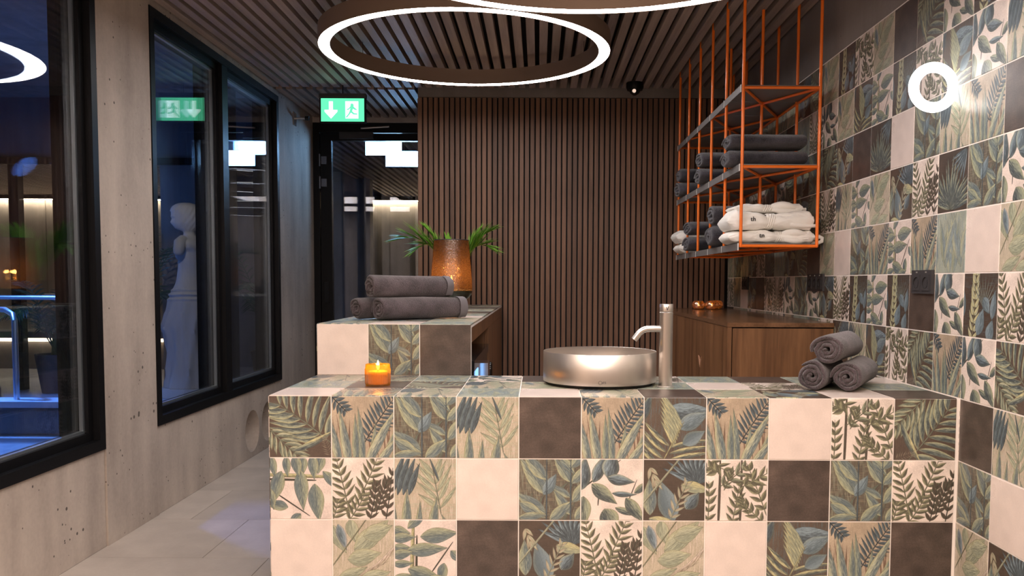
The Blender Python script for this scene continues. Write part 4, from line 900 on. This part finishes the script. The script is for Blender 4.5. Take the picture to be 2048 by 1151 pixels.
def palm_frond(name, pts, n, ll, lw, mat, parent=None, spread=.75, droop=.25, stalk=.003, seed=0):
    rn = random.Random(seed); bm = bmesh.new(); P_s = [Vector(p) for p in pts]
    def at(t):
        s = t * (len(P_s) - 1); i = min(int(s), len(P_s) - 2); f = s - i; return P_s[i].lerp(P_s[i + 1], f), (P_s[i + 1] - P_s[i]).normalized()
    add_tube(bm, P_s, [stalk * (1 - .75 * i / (len(P_s) - 1)) for i in range(len(P_s))], 5)
    for i in range(n):
        t = .16 + .84 * i / n; p, d = at(t); side = d.cross(Vector((0, 0, 1)));
        if side.length < .1: side = Vector((1, 0, 0))
        side.normalize(); upv = side.cross(d).normalized(); L_ = ll * (1 - .55 * abs(t - .35) / .65) * rn.uniform(.85, 1.1)
        for sg in (1, -1):
            dr = (d * math.cos(spread) + side * sg * math.sin(spread) + upv * rn.uniform(.02, .2)).normalized(); w = lw * rn.uniform(.8, 1.1); nrm = dr.cross(upv).normalized()
            rows = []
            for q, ww in ((0, .35), (.3, 1), (.65, .8), (1, .04)):
                c = p + dr * L_ * q + Vector((0, 0, -droop * L_ * q * q)); rows.append((bm.verts.new(c + nrm * w * ww), bm.verts.new(c + upv * w * ww * .35), bm.verts.new(c - nrm * w * ww)))
            for a_, b_ in zip(rows, rows[1:]):
                bm.faces.new((a_[0], a_[1], b_[1], b_[0])); bm.faces.new((a_[1], a_[2], b_[2], b_[1]))
    return link(name, smooth_by_angle(mesh_bm(bm, recalc=False), 1.2), mat, parent)
pl = empty('palm_sprigs', (.33, 2.95, 1.0), 'bright green palm sprigs in a dark pot behind the amber vase', 'plant')
bx, by = .31, 2.96
bm = bmesh.new(); add_lathe(bm, [(0, .001), (.055, .001), (.07, .16), (.066, .16), (.05, .14), (0, .14)], 28, (bx, by, 1.0)); link('pot', smooth_by_angle(mesh_bm(bm)), 'black_soft', pl)
def arc(p0, p1, lift, n=7):
    p0, p1 = Vector(p0), Vector(p1); return [p0.lerp(p1, i / n) + Vector((0, 0, lift * math.sin(PI * i / n))) for i in range(n + 1)]
for i, (dx, dy, z1, lf_, n_, l_) in enumerate(((-.36, -.05, 1.44, .12, 30, .23), (-.20, .02, 1.52, .05, 20, .17), (-.26, -.10, 1.36, .14, 24, .17), (.24, -.02, 1.50, .08, 26, .19), (.24, -.06, 1.38, .12, 26, .18), (.15, .05, 1.50, .05, 18, .15), (-.06, .03, 1.46, .02, 14, .11))):
    palm_frond('frond', arc((bx, by, 1.14), (bx + dx, by + dy, z1), lf_), n_ + 8, l_ * 1.15, .0075, 'palm', pl, .46, .10, .003, i)
worldize(pl)
def tealight(loc, label):
    o = empty('tealight_bowl', loc, label, 'candle holder', 'gold tealight bowls on the cabinet')
    lathe('bowl', [(0, .0003), (.022, .0003), (.036, .010), (.044, .026), (.044, .040), (.036, .054), (.027, .060), (.025, .058), (.033, .050), (.040, .038), (.040, .026), (.032, .012), (0, .005)], 'tea_gold', o, 40)
    lathe('wax', [(0, .006), (.019, .006), (.019, .026), (.0, .026)], 'wax', o, 20); flame(o, 0, 0, .028, .7)
    return o
MAT['tea_gold'] = coloured_glass('gold_tea_glass', (1.0, .66, .28), (.50, .26, .07), .45, gloss=.6, rough=.12)
for lc, lb in (((1.926, 2.98, ZB), 'leftmost gold glass tealight bowl standing apart on the walnut cabinet'), ((2.010, 2.95, ZB), 'middle gold glass tealight bowl in front on the walnut cabinet'), ((2.075, 3.12, ZB), 'rightmost gold glass tealight bowl behind the others on the walnut cabinet')):
    tealight(lc, lb); add_light('tealight_flame', 'POINT', (lc[0], lc[1], lc[2] + .042), .25, (1, .58, .22), size=.005)

# ------------------------------------------------------------------ sockets
def socket(yc, zc, n, label):
    o = empty('power_socket', (XR, yc, zc), label, 'socket'); wd = .071 * n + .013; X = XR - .001
    bm = bmesh.new(); add_box(bm, (X - .011, yc - wd / 2, zc - .041), (X, yc + wd / 2, zc + .041)); bevel(bm, .0018); link('cover_frame', mesh_bm(bm), 'black_soft', o)
    for i in range(n):
        y = yc + (i - (n - 1) / 2) * .071
        bm = bmesh.new()     # insert plate with a round well
        oc = [(y + .025 * sx, zc - .003 + .025 * sz) for sx, sz in ((-1, -1), (1, -1), (1, 1), (-1, 1))]
        S = 32; inner = [(y + .0195 * math.cos(2 * PI * k / S), zc - .003 + .0195 * math.sin(2 * PI * k / S)) for k in range(S)]
        def sq(k):
            a_ = 2 * PI * k / S; c, s = math.cos(a_), math.sin(a_); q = .0275 / max(abs(c), abs(s)); return (y + q * c, zc - .003 + q * s)
        outr = [sq(k) for k in range(S)]
        xs_ = X - .0135
        r0 = [bm.verts.new((X - .010, a_, c_)) for a_, c_ in outr]; r1 = [bm.verts.new((xs_, a_, c_)) for a_, c_ in outr]; r2 = [bm.verts.new((xs_, a_, c_)) for a_, c_ in inner]; r3 = [bm.verts.new((X - .002, a_, c_)) for a_, c_ in inner]
        for A, B in ((r0, r1), (r1, r2), (r2, r3)):
            for k in range(S): bm.faces.new((A[k], A[(k + 1) % S], B[(k + 1) % S], B[k]))
        bm.faces.new(r3); pt = link('outlet', mesh_bm(bm), 'black_soft', o)
        bm = bmesh.new(); add_tube(bm, [(xs_ - .0001, y + .0195 * math.cos(2 * PI * k / 24), zc - .003 + .0195 * math.sin(2 * PI * k / 24)) for k in range(24)], .0009, 6, False, True, Vector((1, 0, 0))); link('well_rim', mesh_bm(bm), 'black_gloss', pt)
        for sy in (-.0095, .0095): tube('contact', [(X - .0035, y + sy, zc - .003), (X - .0015, y + sy, zc - .003)], .0024, 'chrome', pt, 8)
        box('indicator', (X - .0122, y - .005, zc + .031), (X - .0105, y + .005, zc + .036), 'alu', pt, 0)
    worldize(o)
socket(.282, 1.172, 2, 'double black power socket nearest the camera on the leaf tiled wall')
socket(1.437, 1.169, 3, 'triple black power socket above the near end of the walnut cabinet')
socket(2.85, 1.163, 2, 'double black power socket in shade above the far end of the walnut cabinet')

# ------------------------------------------------------------------ pool hall beyond the glass
hf = empty('floor_hall', (0, 0, 0), 'pale stone floor of the pool hall outside the windows, lit blue', 'floor', kind='structure')
box('slab', (-12, -4, -.12), (-1.19, 11.6, -.002), 'deck', hf, 0); box('slab', (-1.19, 4.62, -.12), (2.4, 11.6, -.002), 'deck', hf, 0); worldize(hf)
hw = empty('wall_hall', (0, 11.4, 0), 'far concrete wall of the pool hall washed by a warm light line', 'wall', kind='structure')
for k in range(9): box('concrete_panel', (-12 + 1.6 * k, 11.35, 0), (-12 + 1.6 * k + 1.59, 11.5, 3.2), 'concrete_hall', hw, .004)
box('side_wall', (-12.1, -4, 0), (-12, 11.5, 3.2), 'concrete_dark', hw, 0); box('side_wall', (-12, -4.1, 0), (-1.19, -4, 3.2), 'concrete_dark', hw, 0)
box('side_wall', (.6, 4.62, 0), (.7, 11.5, 3.2), 'concrete_hall', hw, 0)
worldize(hw)
hc = empty('ceiling_hall', (0, 8, 2.6), 'dark ceiling of the pool hall with wooden battens', 'ceiling', kind='structure')
box('ceiling_slab', (-12, -4, 3.05), (-1.19, 6.4, 3.15), 'concrete_hall', hc, 0); box('ceiling_slab', (-12, 6.4, 2.62), (2.4, 11.4, 2.75), 'slat_dark', hc, 0); box('ceiling_slab', (-1.19, 4.62, 2.62), (2.4, 6.4, 2.75), 'slat_dark', hc, 0)
bxs = [((-1.6 + .085 * k, 4.66, 2.53), (-1.6 + .085 * k + .045, 11.2, 2.575)) for k in range(24)]
tag(multi_box('batten_field', bxs, 'slat_y', hc, 0), kind='stuff')
bxs = [((-10.5 + .09 * k, 6.5, 2.53), (-10.5 + .09 * k + .045, 11.2, 2.575)) for k in range(96)]
tag(multi_box('batten_field', bxs, 'slat_y', hc, 0), kind='stuff')
worldize(hc)
hd_ = empty('trim_1', (-6, 6.3, 2.4), 'dark header beam and posts dividing the pool hall', 'frame', kind='structure')
box('header', (-12, 6.28, 2.40), (-1.9, 6.42, 3.06), 'concrete_dark', hd_, 0); box('header_rail', (-12, 6.24, 2.36), (-1.9, 6.30, 2.43), 'black', hd_, 0)
for px in (-4.62, -7.4, -9.9): box('post', (px - .05, 6.26, 0), (px + .05, 6.36, 2.40), 'black', hd_, .003)
worldize(hd_)
co = empty('cove_light', (-5, 11.2, 2.45), 'warm linear cove light along the top of the far hall wall', 'light')
box('channel', (-11.8, 11.20, 2.47), (.55, 11.345, 2.52), 'black', co, 0); box('strip', (-11.8, 11.27, 2.460), (.55, 11.32, 2.470), 'cove', co, 0); worldize(co)
cl = empty('floor_light', (-5, 11.2, 0), 'warm light strip at the foot of the far hall wall', 'light')
box('strip', (-11.8, 11.27, .05), (-3.4, 11.34, .09), 'cove_low', cl, 0); worldize(cl)
hp = empty('wall_core_hall', (-2.3, 8.8, 0), 'dark concrete core wall seen behind the second window bay', 'wall', kind='structure')
box('concrete_panel', (-3.36, 8.8, 0), (-1.40, 9.0, 2.62), 'concrete_hall', hp, 0); worldize(hp)
pc = empty('hall_column', (-2.02, 4.9, 0), 'dark slatted column that hides one side of the stone statue', 'column', kind='structure')
box('core', (-2.13, 4.85, 0), (-1.86, 5.05, 3.05), 'black', pc, .003)
for k in range(7): box('batten', (-2.125 + .038 * k, 4.83, 0), (-2.125 + .038 * k + .026, 4.85, 3.05), 'slat', pc, 0)
box('batten', (-2.15, 4.86, 0), (-2.13, 5.05, 3.05), 'slat', pc, 0)
worldize(pc)
c2 = empty('hall_pier', (-2.95, 6.9, 0), 'pale concrete pier rising behind the palm and the statue', 'column', kind='structure')
box('pier', (-3.30, 6.75, 0), (-2.75, 7.05, 2.62), 'concrete_dark', c2, .004); worldize(c2)
# added glowing boards behind the door, standing in for a daylight reflection
for lo, hi, lb in (((-.665, 4.88, 2.270), (-.350, 4.90, 2.402), 'upper added glowing board standing in for daylight reflected in the glass door'), ((-.485, 4.86, 2.170), (-.15, 4.878, 2.302), 'lower added glowing board standing in for daylight reflected in the glass door')):
    o = empty('daylight_reflection', ((lo[0] + hi[0]) / 2, 4.9, hi[2]), lb, 'light', 'glowing boards standing in for a daylight reflection in the door')
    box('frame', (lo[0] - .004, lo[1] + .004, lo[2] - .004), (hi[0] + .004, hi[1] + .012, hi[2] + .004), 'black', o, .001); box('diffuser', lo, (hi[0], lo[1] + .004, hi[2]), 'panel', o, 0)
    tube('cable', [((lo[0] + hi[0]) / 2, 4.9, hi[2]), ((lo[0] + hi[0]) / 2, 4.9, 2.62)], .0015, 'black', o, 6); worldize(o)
ring_lamp('ring_reflection', -2.87, 7.8, 2.43, .66, .04, .05, 'higher of two added glowing rings standing in for lamp reflections in the second window bay', 'led_reflection', 'added rings standing in for lamp reflections')  # rings added in the hall in place of ring lamp reflections
ring_lamp('ring_reflection', -2.87, 7.8, 2.19, .64, .04, .05, 'lower of two added glowing rings standing in for lamp reflections in the second window bay', 'led_reflection', 'added rings standing in for lamp reflections')

# statue: one continuous body lofted around a leaning axis, facing the left
def px2(px, py): return (.8614 + (px - 1076.7) * .00504, 1.166 + (564 - py) * .00504)
keys = [  # py, left edge px, right edge px, half depth
 (411, 366, 384, .03), (414, 357, 393, .075), (420, 350, 399, .10), (430, 347, 403, .115), (440, 348, 404, .115), (447, 349, 404, .11), (452, 349, 403, .105), (458, 352, 401, .09), (463, 357, 398, .075), (468, 369, 393, .060), (474, 370, 393, .062), (479, 367, 397, .10), (485, 363, 405, .17), (492, 361, 409, .20), (500, 360, 411, .19), (508, 356, 411, .16), (514, 353, 410, .155), (520, 354, 409, .15), (527, 359, 408, .14), (540, 359, 406, .125), (555, 357, 406, .125), (570, 354, 409, .14), (580, 349, 413, .155), (588, 344, 416, .165), (600, 341, 420, .17), (620, 336, 421, .175), (640, 328, 421, .18), (655, 323, 420, .18), (670, 326, 419, .175), (690, 331, 418, .17), (715, 333, 419, .17), (740, 332, 421, .18), (760, 329, 423, .19), (770, 326, 425, .19), (778, 324, 427, .19)]
st = empty('stone_statue', (-2.68, 5.9, 0), 'pale stone statue of a draped female figure standing behind the window', 'statue')
ks = []
for i in range(len(keys) - 1):
    a_, b_ = keys[i], keys[i + 1]; steps = max(1, int(b_[0] - a_[0]))
    k0, k3 = keys[max(i - 1, 0)], keys[min(i + 2, len(keys) - 1)]
    for s in range(steps):
        t = s / steps; v = [a_[0] + (b_[0] - a_[0]) * t]
        for q in (1, 2, 3):
            m0 = (b_[q] - k0[q]) / (b_[0] - k0[0]) * (b_[0] - a_[0]); m1 = (k3[q] - a_[q]) / (k3[0] - a_[0]) * (b_[0] - a_[0])
            v.append((2 * t ** 3 - 3 * t * t + 1) * a_[q] + (t ** 3 - 2 * t * t + t) * m0 + (3 * t * t - 2 * t ** 3) * b_[q] + (t ** 3 - t * t) * m1)
        ks.append(tuple(v))
ks.append(keys[-1]); bm = bmesh.new(); rings = []; NS = 64
def gs(x, m_, s_): return math.exp(-((x - m_) / s_) ** 2)
for py, l, r, hd0 in ks:
    xl, z = px2(l, py); xr, _ = px2(r, py); cx0 = (xl + xr) / 2; hx = (xr - xl) / 2; rg = []
    for k in range(NS):
        a = 2 * PI * k / NS; c, s = math.cos(a), math.sin(a); rr = 1.; back = a - PI - .42; back = (back + PI) % (2 * PI) - PI
        # back = 0 at the facing side (left)
        if 505 < py < 528: rr *= 1 - .16 * gs(back, 0, .33) + .05 * (gs(back, .5, .3) + gs(back, -.5, .3))
        if py < 468:
            rr *= 1 + .13 * gs(back, 0, .13) * gs(py, 449.5, 4.6) + .05 * gs(back, 0, .5) * gs(py, 438.5, 2.2) - .085 * (gs(back, .33, .17) + gs(back, -.33, .17)) * gs(py, 443, 2.6) + .03 * (gs(back, .33, .1) + gs(back, -.33, .1)) * gs(py, 443.2, 1.1)
            rr *= 1 + .035 * gs(back, 0, .2) * (gs(py, 455, .9) + gs(py, 457.4, .9)) - .04 * gs(back, 0, .22) * gs(py, 456.2, .5) + .05 * gs(back, 0, .24) * gs(py, 461.5, 1.8)
            hair = min(1, max(0, (abs(back) - .85) / .25)) if py > 428 else 1.
            rr *= 1 + hair * (.045 + .028 * math.sin(16 * back + py * .45) * min(1, (py - 408) / 12))
        if py > 582:
            amp = (.02 + .04 * min(1, (py - 582) / 60)) * min(1, (py - 582) / 20); sh = (py - 590) * .012
            f1, f2 = 1 - 2 * abs(math.sin(4.5 * a + sh * 1.4)) ** .7, 1 - 2 * abs(math.sin(7 * a - sh * .8 + 1)) ** .8
            rr *= 1 + amp * 1.1 * f1 + amp * .5 * f2 + .03 * math.sin(4 * a + sh)
        if 578 < py < 608: rr *= 1 + .05 * math.sin(PI * (py - 578) / 30) * math.sin((py - 578) * .62 + 1.2 * math.sin(a + .5) + .5 * math.sin(3 * a))
        rg.append(bm.verts.new((cx0 + hx * rr * c, 5.9 + hd0 * rr * s, z)))
    rings.append(rg)
for A, B in zip(rings, rings[1:]):
    for k in range(NS): bm.faces.new((A[k], A[(k + 1) % NS], B[(k + 1) % NS], B[k]))
bm.faces.new(rings[0][::-1]); bm.faces.new(rings[-1])
link('figure', smooth_by_angle(mesh_bm(bm), 1.2), 'stone', st)
sx_, sz_ = px2(378, 494)      # upper arm stumps
for sg in (-1, 1):
    bm = bmesh.new(); add_tube(bm, [(sx_ + .01, 5.9 + sg * .13, sz_ + .045), (sx_, 5.9 + sg * .185, sz_ + .01), (sx_ - .005, 5.9 + sg * .20, sz_ - .05), (sx_ - .01, 5.9 + sg * .20, sz_ - .085), (sx_ - .01, 5.9 + sg * .20, sz_ - .105), (sx_ - .01, 5.9 + sg * .20, sz_ - .113)], [.052, .060, .055, .049, .038, .018], 20); link('arm', smooth_by_angle(mesh_bm(bm), 1.), 'stone', st)
bx0, _ = px2(399, 448); bm = bmesh.new(); bmesh.ops.create_uvsphere(bm, u_segments=20, v_segments=12, radius=.055, matrix=Matrix.Translation((bx0 + .02, 5.9, px2(0, 444)[1]))); link('hair_knot', smooth_by_angle(mesh_bm(bm), 1.), 'stone', st)
box('plinth', (px2(322, 0)[0], 5.68, .0), (px2(428, 0)[0], 6.12, .085), 'stone', st, .006)
worldize(st)

# palms
def potted_palm(x, y, h, label, seed, n=11, r=.75, mat='palm_dark', rot0=0., pot=True):
    o = empty('potted_palm', (x, y, 0), label, 'plant', 'palms in the pool hall'); rn = random.Random(seed)
    bm = bmesh.new(); add_lathe(bm, [(0, .001), (.12, .001), (.18, .40), (.165, .40), (.15, .37), (0, .37)], 28, (x, y, 0)); link('pot', smooth_by_angle(mesh_bm(bm)), 'black_soft', o)
    tube('trunk', [(x, y, .35), (x + .02, y, h * .45)], .03, 'stalk', o, 8)
    for i in range(n):
        a = rot0 + 2 * PI * i / n * 1.618; t = i / n; rr = r * rn.uniform(.6, 1.); z1 = h * (.35 + .65 * t)
        palm_frond('frond', arc((x, y, h * .36), (x + rr * math.cos(a), y + rr * math.sin(a), z1), .28 * (1 - t * .3)), 15, .26, .011, mat, o, .85, .3, .007, seed * 50 + i)
    worldize(o); return o
potted_palm(-3.35, 6.25, 2.05, 'tall dark palm directly behind the stone statue', 3, 14, .72)
potted_palm(-2.1, 6.6, 1.7, 'dark palm mostly hidden behind the slatted column', 8, 9, .7)
potted_palm(-4.15, 6.1, 1.25, 'low palm in a black pot near the hall post', 5, 9, .55)
potted_palm(-3.55, 2.1, 1.2, 'palm with bright fronds at the left edge close behind the nearest window', 12, 9, .8, 'palm', 2.2)

# plunge tub, handrail, pool edge, railing
tb = empty('plunge_tub', (-5.3, 5.2, 0), 'round dark plunge tub with a pale rim in the pool hall', 'tub')
bm = bmesh.new(); add_lathe(bm, [(.62, 0), (.70, .0), (.72, .50), (.60, .50), (.58, .30), (.0, .30)], 56, (-5.3, 5.2, 0)); link('shell', smooth_by_angle(mesh_bm(bm)), 'tub', tb)
bm = bmesh.new(); add_lathe(bm, [(.56, .50), (.56, .535), (.76, .535), (.76, .50)], 64, (-5.3, 5.2, 0)); link('rim', smooth_by_angle(mesh_bm(bm)), 'coping', tb)
bm = bmesh.new(); add_lathe(bm, [(.72, .0), (.98, .0), (.98, .10), (.72, .10)], 64, (-5.3, 5.2, 0)); link('step', smooth_by_angle(mesh_bm(bm)), 'tub', tb)
bm = bmesh.new(); add_lathe(bm, [(0, .44), (.57, .44)], 48, (-5.3, 5.2, 0)); link('water', mesh_bm(bm), 'water', tb)
worldize(tb)
pe = empty('raised_pool', (-4.5, 3.9, 0), 'low raised pool edge with a bright blue lit coping beyond the nearest window', 'pool')
box('coping', (-8.5, 3.62, .21), (-2.45, 3.86, .255), 'coping', pe, .006); box('side_wall', (-8.5, 3.68, 0), (-2.47, 3.74, .21), 'tub', pe, 0); box('end_wall', (-2.53, 3.74, 0), (-2.47, 4.5, .21), 'tub', pe, 0)
box('coping', (-2.65, 3.86, .21), (-2.45, 4.45, .255), 'coping', pe, .006); box('water', (-8.5, 3.84, .12), (-2.53, 4.4, .18), 'water', pe, 0); worldize(pe)
hr = empty('handrail', (-3.0, 3.75, .255), 'bent steel handrail standing on the pool edge', 'handrail')
P1 = [(-3.10, 3.74, .255), (-3.10, 3.74, .86), (-3.13, 3.77, .90), (-3.30, 3.95, .93), (-4.2, 4.4, .93)]
tube('tube', P1, .021, 'rail_steel', hr, 14)
tube('tube', [(-5.2, 5.1, 1.0), (-3.35, 5.1, 1.0), (-3.27, 5.1, .97), (-3.24, 5.1, .90), (-3.24, 5.1, .35), (-3.28, 5.1, .30), (-3.5, 5.1, .28)], .02, 'rail_steel', hr, 14); worldize(hr)
gr = empty('glass_railing', (-3.4, 3.55, 0), 'clear glass railing panels before the raised pool', 'railing')
for k in range(3): box('glass_panel', (-2.35 - 1.05 * (k + 1) + .01, 3.52, .03), (-2.35 - 1.05 * k, 3.532, .98), 'rail_glass', gr, 0)
for k in range(4): box('clamp', (-2.37 - 1.05 * k, 3.50, 0), (-2.31 - 1.05 * k, 3.552, .08), 'steel', gr, .002)
worldize(gr)
bn = empty('lounge_bench', (-6.2, 8.4, 0), 'low lounge bench with a warm light strip under its seat in the far hall', 'bench')
box('seat', (-8.0, 8.2, .42), (-3.55, 8.8, .5), 'concrete_hall', bn, .006); box('base', (-7.9, 8.45, 0), (-3.65, 8.75, .42), 'concrete_dark', bn, 0); box('strip', (-7.9, 8.40, .36), (-3.65, 8.44, .40), 'cove_low', bn, 0); worldize(bn)
bt = empty('bistro_table', (-4.55, 7.3, 0), 'small round table standing in the far hall', 'table')
bm = bmesh.new(); add_lathe(bm, [(0, .98), (.33, .98), (.33, 1.0), (0, 1.0)], 32, (-4.55, 7.3, 0)); link('top', mesh_bm(bm), 'coping', bt)
tube('column', [(-4.55, 7.3, .01), (-4.55, 7.3, .98)], .02, 'black', bt); bm = bmesh.new(); add_lathe(bm, [(0, 0), (.2, 0), (.2, .012), (0, .015)], 28, (-4.55, 7.3, 0)); link('foot', mesh_bm(bm), 'black', bt); worldize(bt)
